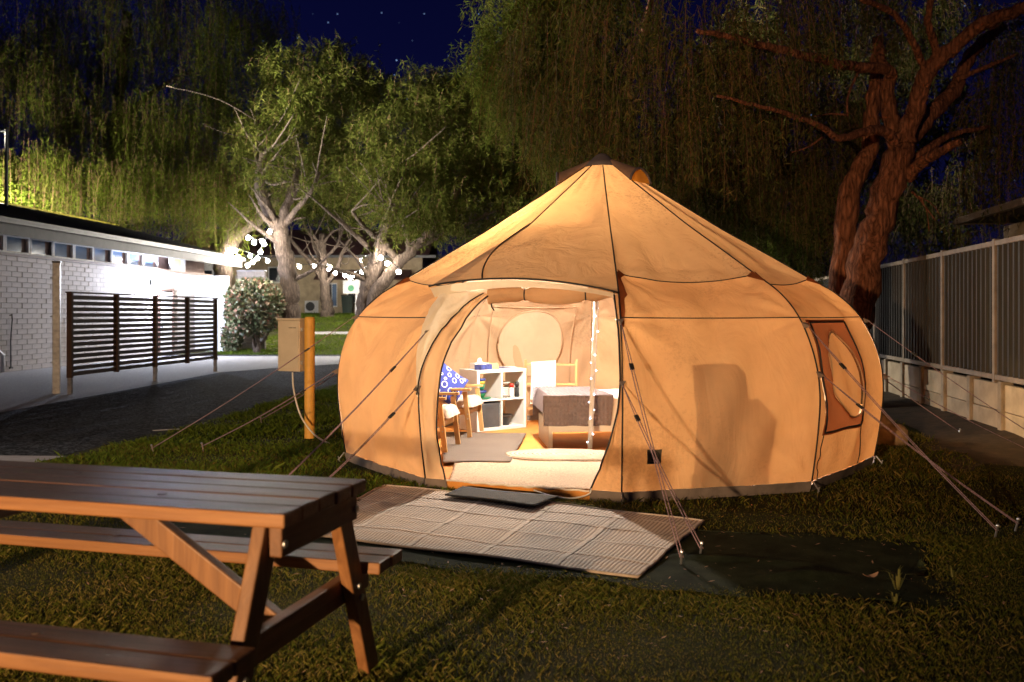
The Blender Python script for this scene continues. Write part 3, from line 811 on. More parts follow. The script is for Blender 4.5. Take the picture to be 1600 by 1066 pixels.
for k in range(NB):
    if k != DOOR:
        panel('roof_panel', k, T_EAVE, 1.0, M['canvas_roof'], 44, 60)
        panel('shoulder_panel', k, T_BAND, T_EAVE, M['canvas_wall'], 50, 20)
        if k == 2:      # unseen netting window added facing the fence, letting light out onto the grass
            ta, tb = t_of_z(.50), t_of_z(1.30)
            wm = MB()
            for (ua, ub, t0, t1, nu, nv) in ((0, 1, T_SK, ta, 26, 12), (0, .10, ta, tb, 6, 20), (.88, 1, ta, tb, 6, 20), (0, 1, tb, T_BAND, 26, 6)):
                wm.grid(lambda u, s, ua=ua, ub=ub, t0=t0, t1=t1: pt(2, ua + (ub - ua) * u, t0 + (t1 - t0) * s), nu, nv)
            wm.build('wall_panel', M['canvas_wall'], tent, smooth=True)
            nw2 = MB().grid(lambda u, s: pt(2, .10 + .78 * u, ta + (tb - ta) * s, -.01), 12, 14).build('added_netting_window', M['netting'], tent, smooth=True)
            fq = [(0, i / 6) for i in range(7)] + [(i / 6, 1) for i in range(1, 7)] + [(1, 1 - i / 6) for i in range(1, 7)] + [(1 - i / 6, 0) for i in range(1, 7)]
            MB().tube([pt(2, .10 + .78 * a, ta + (tb - ta) * b_, .008) for a, b_ in fq], .008, 5).build('window_edge', M['piping'], nw2, off=tuple(TC), smooth=True)
        elif k == 1:      # the bay with the window: canvas round a rectangular opening
            ta, tb = t_of_z(WIN['z0']), t_of_z(WIN['z1'])
            wm = MB()
            for (ua, ub, t0, t1, nu, nv) in ((0, 1, T_SK, ta, 26, 12), (0, WIN['u0'], ta, tb, 8, 20), (WIN['u1'], 1, ta, tb, 6, 20), (0, 1, tb, T_BAND, 26, 6)):
                wm.grid(lambda u, s, ua=ua, ub=ub, t0=t0, t1=t1: pt(1, ua + (ub - ua) * u, t0 + (t1 - t0) * s), nu, nv)
            wm.build('wall_panel', M['canvas_wall'], tent, smooth=True)
        else:
            panel('wall_panel', k, T_SK, T_BAND, M['canvas_wall'], 56, 60)
        sk = MB().grid(lambda u, s: pt(k, u, T_SK * s * 1.02, .012 + .006 * math.sin(u * 60 + k)), 26, 3)
        sk.build('mud_flap', M['skirt'], tent, smooth=True)
    else:
        TD = t_of_z(2.22)
        def roof_door(u, s):
            if s >= .4: return pt(DOOR, u, TD + (1 - TD) * (s - .4) / .6)
            q = s / .4
            p = arch(u).lerp(pt(DOOR, u, TD), q)
            p.z += .025 * math.sin(PI * q) * math.sin(PI * u) + .008 * math.sin(u * 19) * math.sin(PI * q)
            return p
        MB().grid(roof_door, 30, 50).build('roof_panel', M['canvas_roof'], tent, smooth=True)
        MB().tube([roof_door(.30 * (1 - q) ** 1.6, .4 * q) + Vector((-.004, -.006, .006)) for q in np.linspace(0, 1, 24)], .0062, 6).build('seam', M['piping'], tent, smooth=True)
        MB().grid(lambda u, s: pt(0, .055 * u * (1 - .7 * s if s > .5 else .4 + .5 * s * 2), T_EAVE + (t_of_z(1.30) - T_EAVE) * s, .010 - .0 * u), 6, 14).build('door_shade_strip', M['canvas_mesh'], tent, smooth=True)  # dark strip standing for the shaded recess beside the hood
        # pale lining under the hood
        MB().grid(lambda u, s: arch(u, .012 + .075 * s * (1 - .6 * u), .012 + .05 * s), 30, 3).build('hood_lining', M['canvas_cream'], tent, smooth=True)
        MB().tube([arch(i / 30, -.002, -.004) for i in range(31)], .008, 6).build('hood_piping', M['piping'], tent, smooth=True)
        # lined strip, left and right door panels
        def side(name, ua, ub, mat, t0, t1, out=0.0, nu=10, fold=0.0):
            def fn(u, s):
                t = t0 + (t1 - t0) * s; z = prof(t)[1]
                a, b_ = ua(z), ub(z)
                p = pt(DOOR, a + (b_ - a) * u, t, out)
                if fold: p += Vector((.35, -.94, 0)) * (fold * math.sin(u * 9 + z * 2.4) * min(1, z * 3))
                return p
            return MB().grid(fn, nu, 40).build(name, mat, tent, smooth=True)
        side('door_lining', lambda z: -.055 * smooth01(.7, 1.5, z), lambda z: uB(z) + .004, M['canvas_cream'], t_of_z(.74), T_TOP, .035)
        side('door_panel', lambda z: max(0, uB(z) - .03), uC, M['canvas_flap'], T_SK, T_TOP, .0, 14, .016)
        side('door_panel', uD, lambda z: 1.0, M['canvas_wall'], T_SK, T_TOP, .0, 12, .014)
        for ua, ub in ((lambda: 0, lambda: .115), (lambda: .85, lambda: 1)):
            MB().grid(lambda u, s: pt(DOOR, ua() + (ub() - ua()) * u, T_SK * s * 1.02, .014), 8, 3).build('mud_flap', M['skirt'], tent, smooth=True)
        for ff in (uC, uD):
            MB().tube([pt(DOOR, ff(prof(t)[1]), t, .008) for t in np.linspace(T_SK, T_TOP, 40)], .007, 6).build('door_piping', M['piping'], tent, smooth=True)
        lin = [pt(DOOR, uB(prof(t)[1]), t, .045) for t in np.linspace(t_of_z(.76), T_TOP, 30)]
        MB().tube(lin, .006, 6).build('door_piping', M['piping'], tent, smooth=True)
        # sill of the groundsheet across the doorway
        MB().grid(lambda u, s: pt(DOOR, .10 + .76 * u, T_SK * .9 * s, -.01 + .02 * math.sin(u * 13), 0), 24, 3).build('door_sill', M['groundsheet'], tent, smooth=True)
        MB().tube([pt(DOOR, .10 + .76 * i / 24, T_SK * .9, .0) + Vector((0, 0, .004 * math.sin(i * 2.1))) for i in range(25)], .008, 6).build('sill_edge', M['canvas_cream'], tent, smooth=True)
        cl = spline([pt(DOOR, .58, T_SK * .7, .03), pt(DOOR, .68, .002, .10) + Vector((0, 0, .03)), pt(DOOR, .78, .002, .12) + Vector((0, 0, .025)), pt(DOOR, .85, T_SK * .7, .04), pt(DOOR, .86, T_SK * 1.2, .02)], 6)
        MB().tube(cl, .006, 5).build('door_cord', M['cable_white'], tent, smooth=True)
# rolled-up door
def roll_pt(u):
    a = pt(DOOR, .20, t_of_z(1.575), -.06); b_ = pt(DOOR, .965, t_of_z(1.555), -.06)
    p = a.lerp(b_, u); p.z += .0 - .035 * (math.sin(PI * u) ** 2) * 0
    return p
rl = MB()
def roll_fn(u, s):
    c = roll_pt(u)
    pinch = 1 - .35 * math.exp(-((u - .3) / .035) ** 2) - .3 * math.exp(-((u - .78) / .03) ** 2)
    r = .062 * pinch * (1 + .10 * math.sin(s * 2 * PI * 3 + u * 9)) * (1 - .5 * smooth01(.85, 1, u))
    ang = 2 * PI * s
    n = Vector((-.15, -1, 0)).normalized()
    c = c + Vector((0, 0, .012 * math.sin(u * 9)))
    return c + n * (r * math.cos(ang)) + Vector((0, 0, r * math.sin(ang)))
rl.grid(roll_fn, 60, 18)
roll = rl.build('rolled_door', M['canvas_flap'], tent, smooth=True)
for u in (.3, .78):
    tie = MB().tube([roll_fn(u, s) + (roll_fn(u, s) - roll_pt(u)) * .08 for s in np.linspace(0, 1, 14)], .006, 5)
    tie.build('door_tie', M['piping'], tent)
for u in (.02, .99):
    p = roll_pt(u)
    tg = MB().tube([p, p + Vector((.01, -.02, -.09)), p + Vector((.03, -.03, -.12))], .006, 5)
    tg.build('door_tie', M['piping'], tent)
# seams
for k in range(NB):
    ts = np.linspace(T_SK, 1.0, 70)
    MB().tube([vpt(k, t, .006) for t in ts], .0062, 6).build('seam', M['piping'], tent, smooth=True)
    if k != DOOR:
        for t in (T_BAND, T_EAVE):
            MB().tube([pt(k, u, t, .006) for u in np.linspace(0, 1, 30)], .0046, 6).build('seam', M['piping'], tent, smooth=True)
    # little gusset under the eave where roof and pole meet
    gs = MB()
    for sgn, kk in ((1, k), (-1, k - 1)):
        if kk % NB == DOOR: continue
        u_ = .07 if sgn > 0 else .93
        e = 0.0 if sgn > 0 else 1.0
        a = pt(kk, e, T_EAVE + .012, .03); b_ = pt(kk, u_, T_EAVE, .012); c_ = pt(kk, e, T_EAVE - .03, .012)
        gs.add([a, b_, c_], [(0, 1, 2)])
    gs.build('gusset', M['canvas_mesh'], tent)
# apex cap and vents
MB().lathe([(.20, 2.895), (.13, 2.955), (.06, 3.02), (.03, 3.035), (.001, 3.04)], TC, 20).build('apex_cap', M['cap'], tent, smooth=True)
def vent(k, lab, w=.30):
    am = (va(k) + va(k + 1)) / 2
    n = Vector((math.cos(am), math.sin(am), 0)); tq = Vector((-n.y, n.x, 0))
    def fn(u, s):
        r = .13 + .34 * s
        z = float(np.interp(r, PR[::-1], PZ[::-1]))
        rise = (.03 + .10 * s) * math.sin(PI * u) ** .7
        return TC + n * (r * .97) + tq * ((u - .5) * (.10 + w * s)) + Vector((0, 0, z + rise + .008))
    h = MB().grid(fn, 14, 8).build('vent_hood', plain('vent_brown', (.20, .12, .09), .8), tent, smooth=True)
    MB().tube([fn(i / 14, 1.0) + Vector((0, 0, .004)) for i in range(15)], .014, 6).build('vent_edge', M['cap'], h, off=tuple(TC), smooth=True)
    def fm(u, s):
        p = fn(u, 1.0) - n * .012; q = fn(u, 1.0); r = .47
        z = float(np.interp(r, PR[::-1], PZ[::-1]))
        base = Vector((p.x, p.y, z + .006))
        return base.lerp(p, s)
    MB().grid(fm, 14, 4).build('vent_mesh', canvas('vent_mesh', (.75, .45, .10), (.9, .5, .08), .6), h, off=tuple(TC), smooth=True)
vent(1, 'r'); vent(7, 'l')
# window in the bay to the right: dark mesh border round a pale oval
def wpt(a, b_, out=0.0):
    return pt(1, WIN['u0'] + (WIN['u1'] - WIN['u0']) * a, t_of_z(WIN['z0'] + (WIN['z1'] - WIN['z0']) * b_), out)
NO = 48
def oval(i, s=1.0):
    a = 2 * PI * i / NO
    return .54 + .36 * s * math.cos(a), .50 + .40 * s * math.sin(a) + .05 * math.sin(2 * a) * s
bd_ = MB()
outer = []
for i in range(NO):
    a = 2 * PI * i / NO
    c_, s_ = math.cos(a), math.sin(a); m_ = max(abs(c_), abs(s_))
    outer.append((.5 + .525 * c_ / m_, .5 + .525 * s_ / m_))
rows = 5
vs = []
for j in range(rows + 1):
    q = j / rows
    for i in range(NO):
        o_, n_ = outer[i], oval(i)
        vs.append(wpt(o_[0] + (n_[0] - o_[0]) * q, o_[1] + (n_[1] - o_[1]) * q, .010 + .012 * math.sin(q * 3 + i * .7) * q))
bd_.add(vs, [(j * NO + i, j * NO + (i + 1) % NO, (j + 1) * NO + (i + 1) % NO, (j + 1) * NO + i) for j in range(rows) for i in range(NO)])
wnd = bd_.build('window', M['canvas_mesh'], tent, smooth=True)
ov = MB()
vs = [wpt(.54, .50, -.02)]
for q in (.35, .7, 1.03):
    vs += [wpt(*oval(i, q), -.012) for i in range(NO)]
fs = [(0, 1 + i, 1 + (i + 1) % NO) for i in range(NO)]
for j in range(2):
    fs += [(1 + j * NO + i, 1 + (j + 1) * NO + i, 1 + (j + 1) * NO + (i + 1) % NO, 1 + j * NO + (i + 1) % NO) for i in range(NO)]
ov.add(vs, fs)
ov.build('cover', M['canvas_wall'], wnd, off=tuple(TC), smooth=True)
MB().tube([wpt(*oval(i % NO), .016) for i in range(NO + 1)], .006, 5).build('window_piping', M['canvas_flap'], wnd, off=tuple(TC), smooth=True)
fr_ = [wpt(a, b_, .014) for a, b_ in [(0, i / 8) for i in range(9)] + [(i / 8, 1) for i in range(1, 9)] + [(1, 1 - i / 8) for i in range(1, 9)] + [(1 - i / 8, 0) for i in range(1, 9)]]
MB().tube(fr_, .008, 5).build('window_edge', M['piping'], wnd, off=tuple(TC), smooth=True)
for a, b_, t0 in ((0, 0, 0), (1, 0, 0)):
    u_ = WIN['u0'] + (WIN['u1'] - WIN['u0']) * a
    MB().tube([pt(1, u_, t, .006) for t in np.linspace(T_SK, t_of_z(WIN['z0']), 14)], .004, 5).build('seam', M['piping'], tent)
# round window in the back bay
am = (va(BACK) + va(BACK + 1)) / 2
bn = Vector((math.cos(am), math.sin(am), 0)); bt = Vector((-bn.y, bn.x, 0))
def bpt(x, z, out):
    t = t_of_z(z); r, _ = prof(t)
    u = .5 + x / (2 * r * math.sin(math.radians(18)))
    return pt(BACK, u, t, out, 0)
vs = [bpt(.03, 1.02, -.028)]
NR = 40
for q in (.33, .66, 1):
    vs += [bpt(.03 + .43 * q * math.cos(2 * PI * i / NR), 1.02 + .43 * q * math.sin(2 * PI * i / NR), -.028) for i in range(NR)]
fs = [(0, 1 + i, 1 + (i + 1) % NR) for i in range(NR)]
for j in range(2): fs += [(1 + j * NR + i, 1 + (j + 1) * NR + i, 1 + (j + 1) * NR + (i + 1) % NR, 1 + j * NR + (i + 1) % NR) for i in range(NR)]
rw = MB().add(vs, fs).build('round_window', M['round_cover'], tent, smooth=True)
MB().tube([bpt(.03 + .43 * math.cos(2 * PI * i / NR), 1.02 + .43 * math.sin(2 * PI * i / NR), -.033) for i in range(NR + 1)], .010, 6).build('zip', M['canvas_flap'], rw, off=tuple(TC), smooth=True)
sqp = [(-.52, .45), (.58, .45), (.58, 1.50), (-.52, 1.50), (-.52, .45)]
sq_ = []
for (a, b_), (c_, d2) in zip(sqp[:-1], sqp[1:]):
    sq_ += [bpt(a + (c_ - a) * i / 10, b_ + (d2 - b_) * i / 10, -.04) for i in range(10)]
MB().tube(sq_ + [sq_[0]], .006, 5).build('stitched_border', M['canvas_flap'], rw, off=tuple(TC))
# groundsheet inside
def floor_z(x, y): return .028 + .006 * math.sin(x * 5.1 + y * 2) + .004 * math.sin(y * 9 - x * 3)
fl = MB()
vs = [TC + Vector((0, 0, .03))]
for q in np.linspace(.12, 1, 12):
    for i in range(60):
        a = A0 + 2 * PI * i / 60
        seg = ((a - A0) % math.radians(36)) - math.radians(18)
        r = 2.54 * math.cos(math.radians(18)) / math.cos(seg) * q
        p = TC + Vector((r * math.cos(a), r * math.sin(a), 0)); p.z = floor_z(p.x, p.y)
        vs.append(p)
fs = [(0, 1 + i, 1 + (i + 1) % 60) for i in range(60)]
for j in range(11): fs += [(1 + j * 60 + i, 1 + (j + 1) * 60 + i, 1 + (j + 1) * 60 + (i + 1) % 60, 1 + j * 60 + (i + 1) % 60) for i in range(60)]
fl.add(vs, fs); fl.build('groundsheet', M['groundsheet'], tent, smooth=True)
# emblem patch
def ppt(x, z, out): 
    t = t_of_z(z); r, _ = prof(t)
    return pt(0, x / (2 * r * math.sin(math.radians(18))), t, out, .6)
PU, PZ0 = .245, .345
pa = MB().grid(lambda u, s: ppt(PU - .055 + .11 * u, PZ0 - .055 + .11 * s, .012), 4, 4).build('emblem_patch', M['patch'], tent)
em = MB().tube([ppt(PU + .036 * math.cos(2 * PI * i / 24), PZ0 + .006 + .036 * math.sin(2 * PI * i / 24), .015) for i in range(25)], .0022, 5)
em.build('ring', M['patch_print'], pa, off=tuple(TC))
fg = MB()
for dx, dz, w_, h_ in ((0, .022, .030, .010), (0, .010, .020, .012), (0, -.002, .034, .010), (-.008, -.02, .020, .016), (.014, -.020, .016, .020), (0, -.044, .066, .008), (0, .052, .05, .004)):
    fg.add([ppt(PU + dx - w_ / 2, PZ0 + dz - h_ / 2, .0155), ppt(PU + dx + w_ / 2, PZ0 + dz - h_ / 2, .0155), ppt(PU + dx + w_ / 2, PZ0 + dz + h_ / 2, .0155), ppt(PU + dx - w_ / 2, PZ0 + dz + h_ / 2, .0155)], [(0, 1, 2, 3)])
fg.build('print', M['patch_print'], pa, off=tuple(TC))
# centre pole
pb, ptp = Vector((.765, 8.82, .03)), Vector((.92, 9.14, 2.93))
MB().tube([pb, ptp], .024, 12).build('centre_pole', M['pole_white'], tent, smooth=True)
MB().lathe([(.07, .03), (.07, .045), (.03, .05)], (pb.x, pb.y, 0), 16).build('pole_foot', M['steel'], tent, smooth=True)
# corner pegs
for k in (0, 1, 2, 9, 8):
    b_ = vpt(k, 0, .05); n = Vector((math.cos(va(k)), math.sin(va(k)), 0))
    pg = MB().tube([vpt(k, T_SK, .02), b_ + n * .05 + Vector((0, 0, .015))], .006, 5)
    pg.tube([b_ + n * .05 + Vector((0, 0, .05)), b_ + n * .02 + Vector((0, 0, -.05))], .006, 6)
    pg.build('base_peg', M['steel'], tent)

# ------------------------------------------------------------------ guy ropes
def guy(a, g_, label):
    t = thing('guy_rope', (g_[0], g_[1], 0), label, 'guy rope', 'guy ropes staying the tent')
    g3 = Vector((g_[0], g_[1], .05)); d = (g3 - a); L = d.length
    sd_ = d.cross(Vector((0, 0, 1))).normalized() * .009
    ro = MB()
    for sg in (-1, 1):
        ro.tube([a.lerp(g3, q) + sd_ * sg * min(1, q * 5) - Vector((0, 0, .03 * math.sin(PI * q))) for q in np.linspace(0, 1, 12)], .0034, 5)
    ro.build('cord', M['rope'], t, smooth=True)
    m_ = a.lerp(g3, .22); m_.z -= .02
    MB().beam(m_ - d.normalized() * .03, m_ + d.normalized() * .03, .03, .012).build('slider', M['black_plastic'], t)
    pg = MB().tube([g3 + Vector((0, 0, .03)), Vector((g_[0], g_[1], -.08)) - d.normalized() * .04], .007, 6)
    pg.ball(g3 + Vector((0, 0, .03)), .013, 8, 6)
    pg.build('peg', M['steel'], t)
    tri = MB()
    n = Vector((a.x - TC.x, a.y - TC.y, 0)).normalized()
    q = Vector((-n.y, n.x, 0))
    tri.add([a + n * .02, a - n * .045 + q * .028 + Vector((0, 0, .03)), a - n * .045 - q * .028 + Vector((0, 0, .03)), a - n * .04 - Vector((0, 0, .025))], [(0, 1, 2), (0, 2, 3), (0, 3, 1)])
    tri.build('loop', M['skirt'], t)
def ga(k, z, out=.05): return vpt(k, t_of_z(z), out)
guy(ga(0, 1.33), (.94, 4.96), 'guy rope from the shoulder by the doorway to the nearer peg by the woven mat')
guy(ga(0, .88), (1.09, 5.15), 'guy rope from the lower loop by the doorway to the farther peg by the mat')
guy(ga(1, 1.30), (3.02, 5.57), 'upper guy rope passing in front of the tent window towards the dark grass')
guy(ga(1, .92), (3.25, 5.75), 'lower guy rope from below the tent window to the dark grass in front')
guy(ga(2, 1.33), (5.0, 7.8), 'upper guy rope from the right shoulder of the tent, crossing before the retaining wall')
guy(ga(2, .82), (4.85, 7.75), 'lower guy rope from the right bulge of the tent over the lit grass')
guy(ga(3, 1.2), (5.1, 10.2), 'guy rope behind the tent running to the soil below the retaining wall')
guy(ga(9, 1.25), (-1.80, 6.45), 'upper guy rope left of the doorway ending behind the picnic table')
guy(ga(9, .80), (-1.50, 6.35), 'lower guy rope left of the doorway ending behind the picnic table top')
guy(ga(8, 1.36), (-3.6, 8.95), 'upper guy rope from the left shoulder crossing in front of the power box')
guy(ga(8, .85), (-3.15, 9.1), 'lower guy rope from the left bulge of the tent towards the driveway')
guy(ga(7, 1.0), (-3.2, 11.4), 'guy rope from the back left of the tent passing behind the yellow post')

# ------------------------------------------------------------------ things inside the tent
# lantern hanging from the apex: gives the tent its light
ln_ = thing('hanging_lantern', (.25, 9.30, 1.83), 'glowing globe lantern hanging under the tent roof behind the doorway', 'lantern')
MB().ball((0, 0, 0), .055, 16, 10).build('globe', emit('lantern_globe', TENT_C, TENT_S), ln_, off=(0, 0, 0), smooth=True)
MB().tube([(0, 0, .056), (0, 0, .70)], .006, 5).build('cord', M['black_plastic'], ln_, off=(0, 0, 0))
# fairy lights wound round the pole
fy = thing('fairy_lights', pb, 'string of tiny white fairy lights wound up the centre pole', 'fairy lights')
wv_ = []
for i in range(140):
    q = i / 139; a = q * 2 * PI * 9
    wv_.append(pb.lerp(ptp, q * .62) + Vector((.030 * math.cos(a), .030 * math.sin(a), 0)))
MB().tube(wv_, .003, 4).build('wire', M['cable_white'], fy)
lme = MB().ball((0, 0, 0), .006, 8, 6).mesh('fairy_bulb', smooth=True); lme.materials.append(M['led'])
for i in range(2, 138, 6): piece('fairy_bulb', lme, fy, wv_[i] - pb)
# rugs
def rug(name, quad, z, mat, label, nu=16, nv=16, th=.012, rag=0.0, wave=.004):
    q = [Vector((a, b_, 0)) for a, b_ in quad]
    c = sum(q, Vector()) / 4
    def fn(u, v):
        p = q[0].lerp(q[1], u).lerp(q[3].lerp(q[2], u), v)
        if rag and (u in (0, 1) or v in (0, 1)): p += Vector((random.uniform(-rag, rag), random.uniform(-rag, rag), 0))
        p.z = z + th + wave * math.sin(p.x * 7 + p.y * 4) * math.sin(p.y * 6 - p.x)
        return p
    mb = MB().grid(fn, nu, nv, True)
    ob = mb.build(name, mat, None, off=(c.x, c.y, 0), smooth=True); ob.location = (c.x, c.y, 0)
    so = ob.modifiers.new('thickness', 'SOLIDIFY'); so.thickness = th; so.offset = -1
    return tag(ob, label, 'rug')
rug('shag_rug', [(-.50, 7.10), (.62, 6.86), (1.05, 8.25), (-.52, 8.45)], .034, M['shag'], 'pale shaggy rug just inside the tent doorway', 60, 60, .02, .012, .006)
rug('woven_rug', [(-.62, 8.05), (-.02, 8.10), (.16, 10.0), (-.78, 10.1)], .058, M['rug_grey'], 'grey brown woven rug under the armchair', 20, 30, .008, .006)
jr = MB().lathe([(.001, .066), (.60, .066), (.64, .058), (.64, .050), (.001, .050)], (0, 0, 0), 56)
jo = jr.build('jute_rug', M['jute'], None, smooth=True); jo.location = (.50, 8.48, .006); jo.scale = (.92, .55, 1); jo.rotation_euler = (0, 0, -.08)
tag(jo, 'oval braided jute rug lying beside the bed and centre pole', 'rug')

# cube shelf
KW, KD, KH = .72, .37, .71
srz2 = math.atan2(.40, .52)
kal = thing('cube_shelf', (-.40, 10.30, .035), 'white shelf unit of four open cubes standing inside the tent', 'shelf', rz=srz2)
kb = []
def kbx(name, c, d, mat=M['white_laminate']): 
    return MB().box(c, d).build(name, mat, kal, off=(0, 0, 0), bevel=.002)
tk = .036
kbx('side_panel', (tk / 2, KD / 2, KH / 2), (tk, KD, KH)); kbx('side_panel', (KW - tk / 2, KD / 2, KH / 2), (tk, KD, KH))
kbx('top', (KW / 2, KD / 2, KH - tk / 2), (KW - 2 * tk - .001, KD - .002, tk)); kbx('base', (KW / 2, KD / 2, tk / 2), (KW - 2 * tk - .001, KD - .002, tk))
kbx('shelf', (KW / 2, KD / 2, KH / 2), (KW - 2 * tk - .001, KD - .004, .018)); 
kbx('divider', (KW / 2, KD / 2, KH * .75 - .008), (.018, KD - .006, KH / 2 - tk - .012)); kbx('divider', (KW / 2, KD / 2, KH * .25 + .008), (.018, KD - .006, KH / 2 - tk - .012))
def on_shelf(x, y, z): 
    c_, s_ = math.cos(srz2), math.sin(srz2)
    return Vector((-.40 + x * c_ - y * s_, 10.30 + x * s_ + y * c_, .035 + z))
zs = KH / 2 + .0095
gb = thing('storage_box', on_shelf(.195, .185, tk), 'dark grey fabric storage box filling the lower left cube of the shelf', 'box', rz=srz2)
MB().box((0, 0, .142), (.292, .33, .284)).build('body', M['grey_box'], gb, off=(0, 0, 0), bevel=.008)
MB().box((0, -.1665, .235), (.10, .006, .02)).build('pull_tab', M['grey_box'], gb, off=(0, 0, 0))
def cyl_thing(name, p, profs, label, cat, group=None):
    t = thing(name, p, label, cat, group)
    for nm, pr, mt in profs: MB().lathe(pr, (0, 0, 0), 18).build(nm, mt, t, off=(0, 0, 0), smooth=True)
    return t
cx_, cy_ = .115, .10
zc = zs + .0
cyl_thing('plate', on_shelf(cx_ + .03, cy_, zc), [('rim', [(.05, 0), (.10, .012), (.10, .02), (.05, .016)], M['green_cup'])], 'green plate lying under the stacked cups in the shelf', 'plate')
cyl_thing('bowl', on_shelf(cx_, cy_, zc + .021), [('body', [(.04, 0), (.070, .05), (.072, .068), (.06, .06)], M['green_cup']), ('band', [(.0705, .052), (.0735, .068), (.0735, .085), (.06, .085)], M['navy_cup'])], 'green bowl with a navy band between plate and cups', 'bowl')
cyl_thing('cup', on_shelf(cx_, cy_, zc + .108), [('body', [(.045, 0), (.055, .055), (.056, .07)], M['green_cup'])], 'green cup standing on the bowl, lowest of the stacked cups', 'cup', 'stacked coloured cups')
cyl_thing('cup', on_shelf(cx_, cy_, zc + .179), [('body', [(.055, 0), (.060, .03), (.058, .034)], M['yellow_cup'])], 'yellow cup nested between the green and navy cups', 'cup', 'stacked coloured cups')
cyl_thing('cup', on_shelf(cx_, cy_, zc + .214), [('body', [(.060, 0), (.064, .028), (.05, .03)], M['navy_cup'])], 'navy cup on top of the stacked cups', 'cup', 'stacked coloured cups')
for q in range(4):
    cyl_thing('bowl', on_shelf(.46, .12, zs + q * .026), [('body', [(.045, 0), (.072, .03), (.075, .05), (.065, .045)], M['ceramic'])], ['grey bowl at the bottom of the bowl stack', 'grey bowl second from the bottom of the stack', 'grey bowl third in the stack', 'grey bowl under the wide plate'][q], 'bowl', 'stacked grey bowls')
cyl_thing('plate', on_shelf(.45, .12, zs + .155), [('rim', [(.06, 0), (.095, .02), (.095, .03), (.06, .02)], M['ceramic'])], 'wide grey plate on top of the bowl stack', 'plate')
cyl_thing('shaker', on_shelf(.565, .085, zs), [('jar', [(.028, 0), (.03, .01), (.03, .10), (.022, .12)], M['paper']), ('lid', [(.027, .12), (.027, .155), (.02, .16)], M['red_cap'])], 'white shaker with a red lid in the upper right cube', 'shaker')
cyl_thing('pepper_mill', on_shelf(.645, .085, zs), [('body', [(.026, 0), (.028, .02), (.022, .07), (.026, .11), (.02, .115)], M['black_plastic']), ('knob', [(.018, .116), (.027, .14), (.027, .175), (.012, .185)], M['black_plastic'])], 'black pepper mill beside the red lidded shaker', 'pepper mill')
cyl_thing('dish_tub', on_shelf(.47, .14, tk), [('body', [(.075, 0), (.10, .09), (.125, .115), (.125, .125), (.10, .11)], M['black_plastic'])], 'black plastic tub in the lower right cube', 'tub')
# things on top of the shelf
zt_ = KH
bk_ = thing('gift_box', on_shelf(.16, .10, zt_), 'navy and white patterned box on top of the shelf', 'box', rz=srz2 + .2)
MB().box((0, 0, .03), (.20, .10, .06)).build('body', M['navy_print'], bk_, off=(0, 0, 0), bevel=.003)
MB().box((-.03, 0, .065), (.05, .101, .008)).build('ribbon', M['paper'], bk_, off=(0, 0, 0))
tn = thing('tissue_box', on_shelf(.20, .24, zt_), 'tissue box with a white tissue pulled up', 'tissue box', rz=srz2)
MB().box((0, 0, .035), (.20, .11, .07)).build('carton', M['paper'], tn, off=(0, 0, 0), bevel=.003)
MB().add([(-.05, -.02, .07), (.05, .0, .07), (.03, .02, .13), (-.02, .0, .12), (0, .04, .07), (.06, .03, .11)], [(0, 1, 2, 3), (4, 1, 2), (4, 5, 2)]).build('tissue', M['sheet'], tn, off=(0, 0, 0))
cd = thing('info_card', on_shelf(.30, .07, zt_), 'small brown folded card standing on the shelf top', 'card', rz=srz2 - .15)
MB().add([(-.06, 0, 0), (.06, 0, 0), (.06, .03, .07), (-.06, .03, .07), (.06, .06, 0), (-.06, .06, 0)], [(0, 1, 2, 3), (3, 2, 4, 5)]).build('card', M['kraft'], cd, off=(0, 0, 0))
for q, (x_, y_, rr, lb_) in enumerate([(.45, .14, .3, 'white booklet lying nearest the brown card'), (.56, .16, -.2, 'white booklet on the right end of the shelf top')]):
    bo_ = thing('booklet', on_shelf(x_, y_, zt_ + .002), lb_, 'booklet', 'booklets on the shelf', rz=srz2 + rr)
    MB().box((0, 0, .006), (.15, .20, .010)).build('pages', M['paper'], bo_, off=(0, 0, 0))
    MB().box((0, 0, .0125), (.154, .204, .003)).build('front_cover', M['paper'] if q else M['navy_print'], bo_, off=(0, 0, 0))

